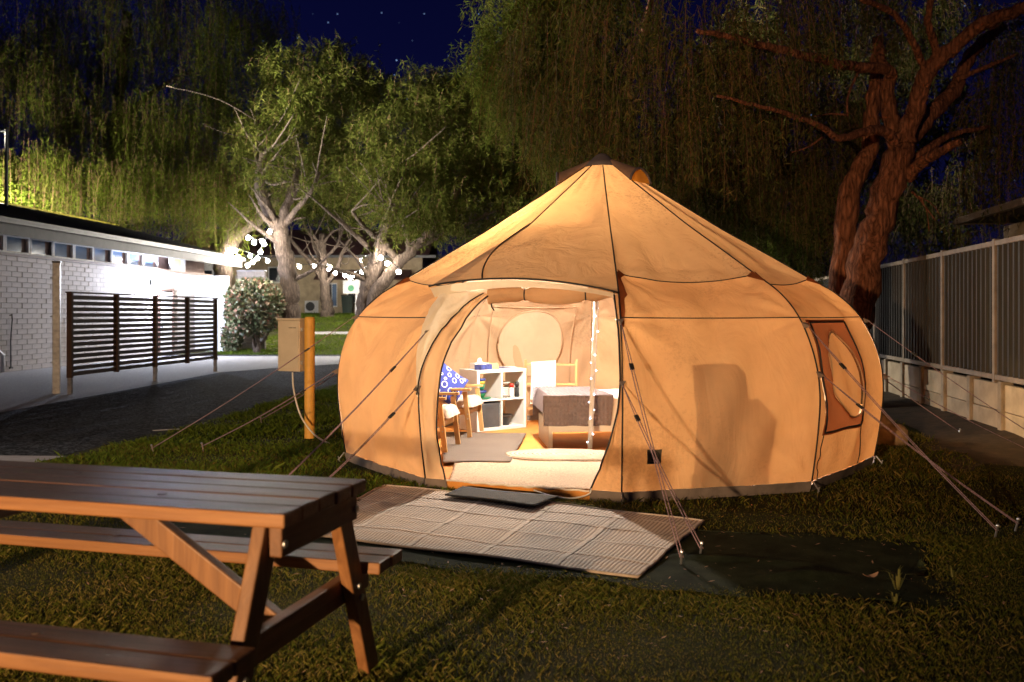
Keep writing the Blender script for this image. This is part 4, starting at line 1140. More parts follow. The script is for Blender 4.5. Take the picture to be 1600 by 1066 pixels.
# armchairs
def armchair(loc, rz, label):
    """faces local +x; origin at the centre of the footprint"""
    t = thing('armchair', loc, label, 'armchair', 'armchairs in the tent', rz=rz)
    w, d = .54, .60
    def bar(name, a, b_, ww, hh, up=(0, 0, 1)):
        return MB().beam(a, b_, ww, hh, up).build(name, M['beech'], t, off=(0, 0, 0), bevel=.005)
    for sgn in (-1, 1):
        y = sgn * w / 2
        bar('front_leg', (d / 2 + .01, y, 0), (d / 2 - .045, y, .49), .03, .05, (1, 0, 0))
        bar('rear_leg', (-d / 2 - .06, y, 0), (-d / 2 + .06, y, .49), .03, .05, (1, 0, 0))
        bar('armrest', (-d / 2 - .02, y, .505), (d / 2 + .02, y, .515), .055, .028)
        bar('side_rail', (-d / 2 + .02, y * .93, .25), (d / 2 - .04, y * .93, .27), .025, .06)
        sc2 = MB()
        for z in (.2, .25): sc2.tube([(d / 2 - .01, y + .013 * sgn, z), (d / 2 - .01, y + .018 * sgn, z)], .008, 8)
        sc2.build('screw', M['steel'], t, off=(0, 0, 0))
    bar('front_rail', (d / 2 - .04, -w / 2, .26), (d / 2 - .04, w / 2, .26), .025, .06)
    st_ = MB()
    def seat(u, v):
        x = -d / 2 + (d + .04) * u; y = (v - .5) * (w - .06)
        e = min(1, 9 * u * (1 - u) * 1.6) ** .5 * min(1, 9 * v * (1 - v) * 1.6) ** .5
        return (x, y, .30 + .10 * e + .02 * u)
    st_.grid(seat, 20, 20); st_.grid(lambda u, v: (-d / 2 + (d + .04) * (1 - u), (v - .5) * (w - .06), .30 + .02 * (1 - u)), 4, 4)
    st_.build('seat_cushion', M['cushion'], t, off=(0, 0, 0), smooth=True)
    bk2 = MB()
    def back(u, v):
        z = .36 + .48 * u; y = (v - .5) * (w - .06)
        e = min(1, 9 * u * (1 - u) * 1.6) ** .5 * min(1, 9 * v * (1 - v) * 1.6) ** .5
        return (-d / 2 + .04 - .16 * u + .10 * e, y, z)
    bk2.grid(back, 16, 16); bk2.grid(lambda u, v: (-d / 2 + .04 - .16 * (1 - u), (v - .5) * (w - .06), .36 + .48 * (1 - u)), 4, 4)
    bk2.build('back_cushion', M['cushion'], t, off=(0, 0, 0), smooth=True)
    return t
armchair((-.70, 9.95, .07), math.radians(-12), 'wooden armchair with a circle patterned cushion, beside the shelf')
armchair((-.90, 8.90, .07), math.radians(-10), 'nearer wooden armchair half hidden by the left side of the doorway')
# patterned cushion
cu = thing('throw_cushion', (-.69, 9.72, .62), 'navy throw cushion with white rings leaning in the armchair', 'cushion')
Rc = Matrix.Rotation(math.radians(38), 3, 'Z') @ Matrix.Rotation(math.radians(-14), 3, 'X') @ Matrix.Rotation(math.radians(36), 3, 'Y')
S_ = .40
def cush(u, v, sg):
    x, z = (u - .5) * S_, (v - .5) * S_
    e = max(0, (1 - (2 * u - 1) ** 2) * (1 - (2 * v - 1) ** 2)) ** .5
    pin = 1 - .10 * (1 - (2 * u - 1) ** 2 if abs(2 * v - 1) > abs(2 * u - 1) else 1 - (2 * v - 1) ** 2) * max(abs(2 * u - 1), abs(2 * v - 1)) ** 3
    return Rc @ Vector((x * pin, sg * .075 * e, z * pin))
cm = MB().grid(lambda u, v: cush(u, v, -1), 20, 20); cm.grid(lambda u, v: cush(1 - u, v, 1), 20, 20)
cm.build('cover', plain('navy_fabric', (.025, .04, .24), .85, var=.1), cu, off=(0, 0, 0), smooth=True)
rnd = random.Random(4)
ri = []
tries = 0
while len(ri) < 15 and tries < 4000:
    tries += 1
    r = rnd.choice([.045, .06, .075, .09, .11]) ; u, v = rnd.uniform(.06, .94), rnd.uniform(.06, .94)
    if u - r < .0 or u + r > 1 or v - r < 0 or v + r > 1: continue
    if all((u - a) ** 2 + (v - b_) ** 2 > (r + c_ + .02) ** 2 for a, b_, c_ in ri): ri.append((u, v, r))
for u, v, r in ri:
    vs = []
    for rr in (r, r - .022):
        for i in range(24):
            a = 2 * PI * i / 24
            p = cush(min(1, max(0, u + rr * math.cos(a))), min(1, max(0, v + rr * math.sin(a))), -1)
            vs.append(p + Rc @ Vector((0, -.003, 0)))
    MB().add(vs, [(i, (i + 1) % 24, 24 + (i + 1) % 24, 24 + i) for i in range(24)]).build('ring', M['sheet'], cu, off=(0, 0, 0))

# bed: long side to the doorway
brz2 = math.radians(5)
bed = thing('bed', (.37, 9.02, .035), 'white single bed frame on panel legs with mattress', 'bed', rz=brz2)
BL, BW = 1.95, .88
def bb(mb, name, mat, parent=bed, **k): return mb.build(name, mat, parent, off=(0, 0, 0), **k)
bb(MB().box((.02, BW / 2, .135), (.04, BW, .27)), 'end_panel', M['white_laminate'], bevel=.003)
bb(MB().box((BL - .02, BW / 2, .26), (.04, BW, .52)), 'end_panel', M['white_laminate'], bevel=.003)
bb(MB().box((BL / 2, .012, .225), (BL - .082, .024, .11)), 'side_rail', M['white_laminate'], bevel=.002)
bb(MB().box((BL / 2, BW - .012, .225), (BL - .082, .024, .11)), 'side_rail', M['white_laminate'], bevel=.002)
bb(MB().box((BL / 2, .05, .085), (.05, .05, .17)), 'leg', M['white_laminate'], bevel=.002)
for i in range(9): bb(MB().box((.15 + i * .205, BW / 2, .235), (.08, BW - .05, .018)), 'slat', M['beech'])
bb(MB().box((BL / 2, BW / 2, .38), (BL - .09, BW - .02, .24)), 'mattress', M['sheet'], bevel=.04, smooth=True)
sh = MB()
def drape(u, v, x0, x1, z0, off, crease):
    """cloth over the bed: v runs from the near hem over the top to the far hem"""
    x = x0 + (x1 - x0) * u
    L1, L2 = .50 - z0 + off, BW + 2 * off
    s_ = v * (2 * L1 + L2)
    if s_ < L1: y, z = -off, z0 + s_
    elif s_ < L1 + L2: y, z = -off + (s_ - L1), .50 + off
    else: y, z = BW + off, .50 + off - (s_ - L1 - L2)
    z += crease * math.sin(x * 21 + y * 6) * math.sin(y * 9 - x * 3) * .5
    if y < 0: y += crease * math.sin(x * 26 + z * 4)
    return Vector((x, y, z))
so_ = thing('bed_sheet', (.37, 9.02, .035), 'white cotton cover spread over the head half of the bed', 'bedding', rz=brz2)
MB().grid(lambda u, v: drape(u, v, .45, 1.88, .22, .020, .012), 40, 60).build('cloth', M['sheet'], so_, off=(0, 0, 0), smooth=True)
pl = thing('pillow', Vector((.37, 9.02, .035)) + Matrix.Rotation(brz2, 3, 'Z') @ Vector((1.55, .42, .53)), 'white pillow at the head of the bed', 'pillow', rz=brz2)
MB().ball((0, 0, .06), (.24, .34, .075), 20, 12).build('case', M['sheet'], pl, off=(0, 0, 0), smooth=True)
qb = thing('bedspread', (.37, 9.02, .035), 'dark grey quilted bedspread folded over the foot of the bed', 'bedspread', rz=brz2)
def quilt(u, v):
    p = drape(u, v, -.06, .62 + .03 * math.sin(v * 8), .235, .045, .006)
    if u < .12:     # falls over the foot end
        q = (.12 - u) / .12
        p.z -= 0.0 if p.y < -.02 or p.y > BW + .02 else .30 * max(0, q - .35) ** 1.1
    cu_ = abs(math.sin(p.x * PI / .040)) ** .6; cv_ = abs(math.sin(v * PI * 34)) ** .6
    h = .010 * (cu_ * cv_)
    if p.y < -.03: p.y -= h
    else: p.z += h
    return p
MB().grid(quilt, 150, 200).build('quilt', M['quilt'], qb, off=(0, 0, 0), smooth=True)

# towel rack and towel
tr2 = thing('towel_rack', (.17, 11.02, .035), 'wooden towel stand between the shelf and the bed', 'towel rack', rz=math.radians(-6))
for x_ in (0, .62):
    MB().beam((x_, 0, 0), (x_, 0, .80), .03, .03, (0, 1, 0)).build('upright', M['beech'], tr2, off=(0, 0, 0), bevel=.003)
    MB().beam((x_, -.16, .012), (x_, .16, .012), .03, .024).build('foot', M['beech'], tr2, off=(0, 0, 0))
for z_ in (.74, .50, .2): MB().beam((0, 0, z_), (.62, 0, z_), .022, .022).build('rail', M['beech'], tr2, off=(0, 0, 0))
tw = thing('towel', (.17, 11.02, .035), 'white towel hanging over the wooden stand', 'towel', rz=math.radians(-6))
def tow(u, v):
    x = .06 + .30 * u + .012 * math.sin(v * 4); s_ = v * 1.0
    if s_ < .44: y, z = -.024 - .01 * math.sin(u * 9) * (1 - s_), .31 + s_ + .02 * u
    elif s_ < .5: 
        a = (s_ - .44) / .06 * PI; y, z = -.024 * math.cos(a), .75 + .02 * math.sin(a) + .02 * u
    else: y, z = .024, .75 - (s_ - .5) + .02 * u
    return (x, y, z)
to_ = MB().grid(tow, 16, 60).build('cloth', M['towel'], tw, off=(0, 0, 0), smooth=True)
# unseen stool and lamp added to brighten the right bays and retaining wall
bs = thing('added_lamp_stool', (2.80, 9.35, .035), 'unseen wooden stool added under the lamp, hidden by the tent wall', 'stool')
MB().lathe([(.001, .40), (.16, .40), (.165, .415), (.16, .43), (.001, .43)], (0, 0, 0), 20).build('seat', M['beech'], bs, off=(0, 0, 0), smooth=True)
for q in range(4):
    a = PI / 4 + q * PI / 2
    MB().beam((.16 * math.cos(a), .16 * math.sin(a), 0), (.11 * math.cos(a), .11 * math.sin(a), .40), .03, .03, (1, .3, 0)).build('leg', M['beech'], bs, off=(0, 0, 0))
bl_ = thing('added_bedside_lamp', (2.80, 9.35, .467), 'unseen globe lamp added on the stool to light the right side of the tent', 'lamp')
MB().lathe([(.07, 0), (.07, .015), (.015, .03), (.012, .24)], (0, 0, 0), 16).build('base', M['steel'], bl_, off=(0, 0, 0), smooth=True)
MB().ball((0, 0, .31), .07, 14, 10).build('globe', emit('added_lamp_globe', TENT_C, 420.0), bl_, off=(0, 0, 0), smooth=True)
# furniture that shows only as a shadow through the canvas
cb_ = thing('bedside_cabinet', (1.52, 6.87, .035), 'box shaped cabinet showing as a dark block through the canvas right of the doorway', 'cabinet', rz=math.radians(15.5))
MB().box((.03, .2, .39), (.50, .36, .78)).build('carcass', M['white_laminate'], cb_, off=(0, 0, 0), bevel=.004)
MB().box((.03, .387, .40), (.44, .012, .68)).build('door', M['white_laminate'], cb_, off=(0, 0, 0), bevel=.002)
ct = thing('carton', (1.46, 6.86, .817), 'smaller box on the cabinet, seen as the upper shadow on the canvas', 'box', rz=math.radians(15.5))
MB().box((0, .15, .115), (.36, .24, .23)).build('body', M['kraft'], ct, off=(0, 0, 0), bevel=.004)
MB().box((0, .15, .236), (.37, .25, .012)).build('lid', M['kraft'], ct, off=(0, 0, 0))

# ------------------------------------------------------------------ mats in front of the tent
def wave_mat(x, y): return .006 + .004 * math.sin(x * 4 + y * 3) + .004 * math.sin(y * 9 - x * 2)
NL, NR2, FR, FL = Vector((-1.36, 5.62, 0)), Vector((.655, 4.69, 0)), Vector((1.27, 5.94, 0)), Vector((-1.02, 7.20, 0))
def matpt(u, v, dz=0.0):
    p = NL.lerp(NR2, u).lerp(FL.lerp(FR, u), v)
    p.z = .020 + wave_mat(p.x, p.y) + dz + .006 * math.exp(-((v % .25 - .125) / .02) ** 2)
    return p
wmat = thing('woven_mat', (0, 6, 0), 'large pale woven outdoor mat with a grid of lighter lines before the tent door', 'mat')
mm_ = MB().grid(lambda u, v: matpt(u, v), 60, 36, True)
mo = mm_.build('weave', M['mat_weave'], wmat, smooth=True)
for u in (.155, .37, .58, .79):
    MB().grid(lambda a, b_, u=u: matpt(u + (a - .5) * .011, b_, .0035), 2, 36).build('cross_band', M['mat_band'], wmat, smooth=True)
for v in (.2, .42, .64, .84):
    MB().grid(lambda a, b_, v=v: matpt(a, v + (b_ - .5) * .012 + .006 * math.sin(a * 30), .006), 60, 2).build('long_band', M['mat_band'], wmat, smooth=True)
bpts = [matpt(i / 40, 0) for i in range(41)] + [matpt(1, i / 24) for i in range(1, 25)] + [matpt(1 - i / 40, 1) for i in range(1, 41)] + [matpt(0, 1 - i / 24) for i in range(1, 25)]
MB().tube(bpts, .009, 6).build('hem', M['mat_edge'], wmat, smooth=True)
# black doormat
dq = [Vector((-.50, 6.66, 0)), Vector((.15, 6.24, 0)), Vector((.34, 6.53, 0)), Vector((-.38, 6.93, 0))]
def dmp(u, v):
    p = dq[0].lerp(dq[1], u).lerp(dq[3].lerp(dq[2], u), v); p.z = .046 + wave_mat(p.x, p.y); return p
dm = MB().grid(dmp, 20, 10).build('doormat', M['doormat'], None, off=(0, 6.6, 0), smooth=True); dm.location = (0, 6.6, 0)
so2 = dm.modifiers.new('thickness', 'SOLIDIFY'); so2.thickness = .012; so2.offset = 1
tag(dm, 'small black doormat lying on the woven mat at the doorway', 'doormat')
# dark shade cloth under it
SCQ = [(-2.5, 5.55), (2.05, 4.22), (2.55, 5.45), (-2.3, 6.7)]
def scp(u, v):
    q = [Vector((a, b_, 0)) for a, b_ in SCQ]
    p = q[0].lerp(q[1], u).lerp(q[3].lerp(q[2], u), v)
    if v in (0, 1): p.y += .05 * math.sin(u * 23) + .03 * math.sin(u * 61) + .07 * math.sin(u * 7)
    if u == 1: p.x += .12 * math.sin(v * 9) + .05 * math.sin(v * 25)
    z = .012 + .004 * math.sin(p.x * 6 + p.y * 5)
    z += .035 * math.exp(-((p.x - 1.55) / .20) ** 2 - ((p.y - 4.72) / .05) ** 2) + .02 * math.exp(-((p.x - 1.1) / .5) ** 2 - ((p.y - 5.1 + .2 * (p.x - 1)) / .035) ** 2)
    if p.x < .9 : z = min(z, .014)
    p.z = z
    return p
shd = MB().grid(scp, 90, 40).build('shade_cloth', M['shade_cloth'], None, off=(0, 5.5, 0), smooth=True); shd.location = (0, 5.5, 0)
tag(shd, 'dark green shade cloth strip spread on the grass under the woven mat', 'ground cloth')

# ------------------------------------------------------------------ picnic table
ptb = thing('picnic_table', (-1.475, 3.195, 0), 'stained timber picnic table with attached benches in the near left corner', 'picnic table', rz=-math.radians(15.0))
def tb(mb, name, mat, bev=.006): return mb.build(name, mat, ptb, off=(0, 0, 0), bevel=bev)
for i in range(5):
    y = -.3 + .0585 + i * .1205
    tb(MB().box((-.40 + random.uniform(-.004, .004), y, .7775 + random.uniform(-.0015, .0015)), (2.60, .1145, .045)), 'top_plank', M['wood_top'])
for sgn in (-1, 1):
    for j in range(2):
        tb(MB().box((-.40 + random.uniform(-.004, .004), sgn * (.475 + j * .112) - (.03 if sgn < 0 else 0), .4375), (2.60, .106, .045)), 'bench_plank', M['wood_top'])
for xe in (.81, -1.61):
    for sgn in (-1, 1):
        tb(MB().beam((xe, sgn * .235, .753), (xe, sgn * .53, 0), .045, .095, (0, 1, 0)), 'leg', M['wood_leg'])
    o_ = .0465 if xe > 0 else -.0465
    tb(MB().box((xe + o_ * -1, 0, .365), (.045, 1.16, .095)), 'bench_bearer', M['wood_beam'])
    tb(MB().box((xe + o_, 0, .706), (.045, .54, .092)), 'top_bearer', M['wood_beam'])
    sx = 1 if xe > 0 else -1
    tb(MB().beam((xe - sx * .09, 0, .345), (sx * .10 if sx > 0 else -.90, 0, .735), .045, .085), 'brace', M['wood_leg'])
    for sgn in (-1, 1):
        for z, yy in ((.70, .255), (.385, .375), (.335, .40)):
            bo2 = MB().tube([(xe + sx * (.07 if z > .5 else .0235), sgn * yy, z), (xe + sx * (.076 if z > .5 else .031), sgn * yy, z)], .012, 10)
            tb(bo2, 'bolt', M['steel'], 0)
tb(MB().box((-.40, 0, .706), (.07, .54, .092)), 'top_bearer', M['wood_beam'])
for x_, y_, z_, r_ in ((-.62, -.02, .8003, .022), (-.20, .13, .8003, .014), (.36, -.13, .8003, .017), (-.35, .53, .4605, .02), (.22, -.52, .4605, .016)):
    tb(MB().lathe([(.001, .0), (r_, .0), (r_ * .9, .0025), (.001, .003)], (x_, y_, z_), 12), 'knot', M['slat'], 0)

# ------------------------------------------------------------------ fence on the right
fd = Vector((.157, 1, 0)).normalized()
frz = math.atan2(fd.y, fd.x)
FY0 = 6.62
def fs_of_y(y): return (y - FY0) * math.hypot(.157, 1)
F0 = Vector((3.96 + .157 * FY0, FY0, 0))
fen = thing('metal_fence', F0, 'grey ribbed steel fence with pale posts standing on a concrete wall', 'fence', rz=frz)
rwl = thing('retaining_wall', F0, 'low retaining wall of concrete panels slotted between posts, under the steel fence', 'retaining wall', rz=frz)
RH = .63
ps = [fs_of_y(10.34) + 1.883 * i for i in range(-4, 9)]
fpme = boxmesh('post', (.075, .06, 1.66), M['fence_trim'], .004)
for x_ in ps: piece('post', fpme, fen, (x_, .0, RH + .80))
rame = boxmesh('rail', (1.80, .055, .06), M['fence_trim'], .004)
for a, b_ in zip(ps[:-1], ps[1:]):
    xm = (a + b_) / 2
    piece('rail', rame, fen, (xm, 0, RH + 1.58)); piece('rail', rame, fen, (xm, 0, RH + .04))
pr_ = MB()
wv2 = 1.80; nr = 12; pw_ = wv2 / nr
cs = []
for i in range(nr):
    for fx, yy in ((0, 0), (.25, 0), (.38, .032), (.62, .032), (.75, 0)):
        cs.append((-wv2 / 2 + (i + fx) * pw_, yy))
cs.append((wv2 / 2, 0))
pr_.add([(x_, y_, z_) for z_ in (0, 1.50) for x_, y_ in cs], [(i, i + 1, len(cs) + i + 1, len(cs) + i) for i in range(len(cs) - 1)])
shme = pr_.mesh('ribbed_sheet'); shme.materials.append(M['fence_metal'])
for a, b_ in zip(ps[:-1], ps[1:]): piece('ribbed_sheet', shme, fen, ((a + b_) / 2, -.012, RH + .06))
rp = [fs_of_y(9.98) + 1.0 * i for i in range(-7, 16)]
rpme = boxmesh('post', (.11, .13, RH + .02), M['concrete_post'], .008)
pnme = boxmesh('panel', (.90, .07, .298), M['concrete'], .006)
for x_ in rp: piece('post', rpme, rwl, (x_, .03, RH / 2))
for a, b_ in zip(rp[:-1], rp[1:]):
    for j in range(2): piece('panel', pnme, rwl, ((a + b_) / 2, .02 + random.uniform(-.006, .006), .152 + j * .306))
# neighbour's house behind the fence
nh = thing('neighbour_house', (8.05, 16.0, 0), 'dark house with a pale gutter looking over the fence', 'house', rz=frz)
nh_dir = 1
# local x along the fence; the house lies on local -y, from x=-9 to 0
def nb(mb, name, mat, p=None, **k): return mb.build(name, mat, p or nh, off=(0, 0, 0), **k)
nb(MB().box((-5, -3.6, 1.45), (9.0, 6.2, 2.9)), 'wall', M['brick_tan'])
nr_ = MB().add([(-10, 0, 3.06), (0, 0, 3.06), (0, -7.2, 3.06), (-10, -7.2, 3.06), (-6.6, -3.6, 4.5), (-3.4, -3.6, 4.5), (-10, 0, 3.0), (0, 0, 3.0), (0, -7.2, 3.0), (-10, -7.2, 3.0)],
               [(1, 0, 4, 5), (2, 1, 5), (3, 2, 5, 4), (0, 3, 4), (6, 7, 8, 9), (0, 1, 7, 6), (1, 2, 8, 7), (2, 3, 9, 8), (3, 0, 6, 9)])
nb(nr_, 'roof', M['roof_tile'])
nb(MB().box((-5, .06, 3.05), (10.2, .10, .11)), 'gutter', M['fence_trim'])
nb(MB().box((.06, -3.6, 3.05), (.10, 7.4, .11)), 'gutter', M['fence_trim'])
nw = nb(MB().box((-3.2, -.48, 2.2), (1.7, .06, .9)), 'window', M['white_paint'])
MB().box((-3.2, -.445, 2.2), (1.56, .012, .76)).build('pane', M['dark_glass'], nw, off=(0, 0, 0))
nw = nb(MB().box((-.46, -2.6, 2.2), (.06, 1.7, .9)), 'window', M['white_paint'])
MB().box((-.425, -2.6, 2.2), (.012, 1.56, .76)).build('pane', M['dark_glass'], nw, off=(0, 0, 0))
# far shed past the end of the fence
fh = thing('far_shed', (10.6, 29, 0), 'small far shed with a pale tiled roof past the end of the fence', 'shed')
MB().box((0, 2, 1.2), (3.2, 3, 2.4)).build('wall', M['brick_tan'], fh, off=(0, 0, 0))
fr2 = MB()
for i in range(7):
    q0, q1 = i / 7, (i + 1) / 7
    a0, a1 = (-.1 + 2.0 * q0, 2.42 + .75 * q0), (-.1 + 2.0 * q1 + .03, 2.42 + .75 * q1 + .0)
    fr2.add([(-1.8, a0[0], a0[1]), (1.8, a0[0], a0[1]), (1.8, a1[0], a1[1]), (-1.8, a1[0], a1[1])], [(0, 1, 2, 3)])
    fr2.add([(-1.8, a0[0], a0[1] - .04), (1.8, a0[0], a0[1] - .04), (1.8, a0[0], a0[1]), (-1.8, a0[0], a0[1])], [(0, 1, 2, 3)])
fr2.build('roof', M['gutter'], fh, off=(0, 0, 0))
ff_ = thing('paling_fence', (8.0, 27, 0), 'far timber paling fence beside the big leaning trunk', 'fence')
plm = boxmesh('paling', (.14, .02, 1.7), plain('paling', (.22, .16, .07), .8), .004)
for i in range(24): piece('paling', plm, ff_, (i * .15, random.uniform(-.01, .01), .86 + random.uniform(-.02, .02)))
for z in (.35, 1.4): MB().beam((-.1, .04, z), (3.6, .04, z), .05, .08).build('rail', M['fence_trim'], ff_, off=(0, 0, 0))
# rocks by the tent
def rock(c, r, seed, label):
    me = bpy.data.meshes.new('rock'); bm = bmesh.new(); bmesh.ops.create_icosphere(bm, subdivisions=3, radius=1)
    rn = np.random.default_rng(seed); dirs = rn.normal(size=(9, 3)); dirs /= np.linalg.norm(dirs, axis=1)[:, None]; off = rn.uniform(.62, .95, 9)
    for v in bm.verts:
        p = np.array(v.co)
        for d, o in zip(dirs, off):
            q = p @ d
            if q > o: p = p - d * (q - o) * .85
        v.co = Vector((p[0] * r[0], p[1] * r[1], p[2] * r[2]))
    bm.to_mesh(me); bm.free(); me.polygons.foreach_set('use_smooth', [True] * len(me.polygons)); me.materials.append(M['rock'])
    o = bpy.data.objects.new('rock', me); C.objects.link(o); o.location = c
    return tag(o, label, 'rock', 'rocks by the tent')
rock((4.02, 9.5, .10), (.19, .16, .15), 3, 'larger rounded orange rock on the grass right of the tent')
rock((4.12, 10.2, .12), (.22, .17, .17), 5, 'darker rock behind the larger one, close to the tent wall')

# ------------------------------------------------------------------ building at the back
BB = thing('back_building', (0, 50, 1.35), 'cream brick building with dark red roofs behind the lawn', 'building')
def bk3(mb, name, mat, p=None): return mb.build(name, mat, p or BB, off=(0, 0, 0))
bk3(MB().box((-10.5, 3, 1.65), (11, 6, 3.3)), 'wall', M['brick_tan'])
bk3(MB().box((-17.4, 1.4, 1.5), (2.8, 5, 3.0)), 'side_wall', M['white_paint'])
bk3(MB().add([(-19, -.5, 3.2), (-4.6, -.5, 3.2), (-4.6, 3, 5.0), (-19, 3, 5.0), (-4.6, 6.5, 3.2), (-19, 6.5, 3.2)], [(0, 1, 2, 3), (3, 2, 4, 5), (0, 5, 4, 1)]), 'roof', M['roof_red'])
bk3(MB().box((-11.5, -.55, 3.2), (14.6, .12, .14)), 'gutter', M['gutter'])
bk3(MB().box((-8.2, -.7, .95), (4.6, 1.4, 1.9)), 'porch_wall', M['brick_tan'])
bk3(MB().add([(-10.7, -1.7, 1.92), (-5.6, -1.7, 1.92), (-5.6, .0, 2.5), (-10.7, .0, 2.5), (-10.7, -1.7, 1.86), (-5.6, -1.7, 1.86), (-5.6, 0, 2.4), (-10.7, 0, 2.4)], [(0, 1, 2, 3), (7, 6, 5, 4), (4, 5, 1, 0)]), 'porch_roof', M['roof_red'])
for (x_, z_, w_, h_, yy) in ((-9.75, 1.05, .55, 1.3, -1.4), (-8.2, 1.1, 1.5, 1.0, -1.4), (-16.3, 1.9, 1.6, 1.1, -1.1), (-12.9, 2.2, 1.4, .9, 0)):
    w2 = bk3(MB().box((x_, yy - .03, z_), (w_, .08, h_)), 'window', M['white_paint'])
    MB().box((x_ - w_ * .24, yy - .08, z_), (w_ * .42, .02, h_ - .12)).build('pane', M['dark_glass'], w2, off=(0, 0, 0))
    MB().box((x_ + w_ * .24, yy - .08, z_), (w_ * .42, .02, h_ - .12)).build('pane', M['blue_glass'], w2, off=(0, 0, 0))
ac = thing('air_conditioner', (-11.0, 49.55, gz(0, 49.5)), 'white outdoor air conditioning unit against the back building', 'air conditioner')
MB().box((0, 0, .42), (.85, .34, .66)).build('casing', M['white_paint'], ac, off=(0, 0, 0), bevel=.01)
MB().lathe([(.001, 0), (.24, 0), (.25, .02), (.001, .02)], (0, 0, 0), 24).build('fan_grille', M['fascia'], ac, off=(0, 0, 0)).rotation_euler = (PI / 2, 0, 0)
ac.children[1].location = (-.12, -.175, .44)
bn_ = thing('wheelie_bin', (-8.75, 47.8, gz(0, 47.8)), 'dark green wheeled bin beside the white sign post', 'bin')
MB().add([(-.24, -.24, 0), (.24, -.24, 0), (.24, .24, 0), (-.24, .24, 0), (-.3, -.32, .95), (.3, -.32, .95), (.3, .32, .95), (-.3, .32, .95)], [(3, 2, 1, 0), (0, 1, 5, 4), (1, 2, 6, 5), (2, 3, 7, 6), (3, 0, 4, 7), (4, 5, 6, 7)]).build('body', M['bin_green'], bn_, off=(0, 0, 0))
MB().box((0, 0, .99), (.64, .68, .06)).build('lid', M['bin_green'], bn_, off=(0, 0, 0), bevel=.01)
sgp = thing('sign_post', (-8.0, 45.4, gz(0, 45.4)), 'white sign board with a small green round mark on a white post', 'sign')
MB().box((.18, 0, .9), (.22, .12, 1.8)).build('post', M['white_paint'], sgp, off=(0, 0, 0))
MB().box((-.12, -.08, 1.42), (.86, .04, .66)).build('board', M['white_paint'], sgp, off=(0, 0, 0))
sg_ = MB().lathe([(.001, 0), (.16, 0), (.16, .01), (.001, .01)], (0, 0, 0), 20).build('round_mark', plain('sign_green', (.10, .36, .18), .6), sgp, off=(0, 0, 0)); sg_.rotation_euler = (PI / 2, 0, 0); sg_.location = (-.14, -.102, 1.36)

# ------------------------------------------------------------------ trees
def leaves(strands, leaf_len, leaf_w, per, spread=.55, droop=.75, seed=1):
    """strands: list of (start (n,3), length (n,), drift (n,3)). One diamond face per leaf along hanging strands."""
    rn = np.random.default_rng(seed)
    P, Ls, D = strands
    n = len(P)
    s = (np.arange(per)[None, :] + rn.uniform(0, 1, (n, per))) / per
    pos = P[:, None, :] + D[:, None, :] * (1 - np.exp(-2.2 * s))[..., None]
    pos[..., 2] -= (Ls[:, None] * s ** 1.15)
    pos += rn.normal(0, .018, pos.shape)
    pos = pos.reshape(-1, 3); m = len(pos)
    d = rn.normal(0, spread, (m, 3)); d[:, 2] -= droop
    d /= np.linalg.norm(d, axis=1)[:, None]
    w = np.cross(d, rn.normal(0, 1, (m, 3))); w /= np.linalg.norm(w, axis=1)[:, None]
    L = leaf_len * rn.uniform(.6, 1.35, m)[:, None]; Wd = leaf_w * rn.uniform(.7, 1.3, m)[:, None]
    v = np.stack([pos, pos + d * L * .4 + w * Wd * .5, pos + d * L, pos + d * L * .4 - w * Wd * .5], 1).reshape(-1, 3)
    f = np.arange(m * 4).reshape(-1, 4)
    return v, f
def twigs(strands, width, seed=2, seg=5):
    rn = np.random.default_rng(seed)
    P, Ls, D = strands
    n = len(P)
    s = np.linspace(0, 1, seg + 1)[None, :]
    pos = P[:, None, :] + D[:, None, :] * (1 - np.exp(-2.2 * s))[..., None]
    pos[..., 2] -= Ls[:, None] * s ** 1.15
    a = rn.uniform(0, 2 * PI, n); w = np.stack([np.cos(a), np.sin(a), 0 * a], 1) * width
    w = w[:, None, :] * (1 - .7 * s)[..., None]
    v = np.stack([pos - w, pos + w], 2).reshape(-1, 3)
    base = (np.arange(n) * (seg + 1) * 2)[:, None] + (np.arange(seg) * 2)[None, :]
    f = np.stack([base, base + 1, base + 3, base + 2], -1).reshape(-1, 4)
    return v, f
def clouds(spec, seed):
    """spec: list of (centre, radii, clumps, strands per clump, clump sigma, length lo, hi). Returns strands."""
    rn = np.random.default_rng(seed)
    PP_, LL_, DD_ = [], [], []
    for c, r, nc, ns, sg, l0, l1 in spec:
        d = rn.normal(0, 1, (nc, 3)); d /= np.linalg.norm(d, axis=1)[:, None]
        q = rn.uniform(.25, 1, nc) ** .6
        cc = np.array(c) + d * q[:, None] * np.array(r)
        p = np.repeat(cc, ns, 0) + rn.normal(0, 1, (nc * ns, 3)) * np.array([sg, sg, sg * .7])
        out = p - np.array(c); out[:, 2] = 0; out /= (np.linalg.norm(out, axis=1)[:, None] + .01)
        dr = out * rn.uniform(.0, .35, (nc * ns, 1)) + rn.normal(0, .10, (nc * ns, 3)); dr[:, 2] *= .3
        PP_.append(p); LL_.append(rn.uniform(l0, l1, nc * ns)); DD_.append(dr)
    return np.concatenate(PP_), np.concatenate(LL_), np.concatenate(DD_)
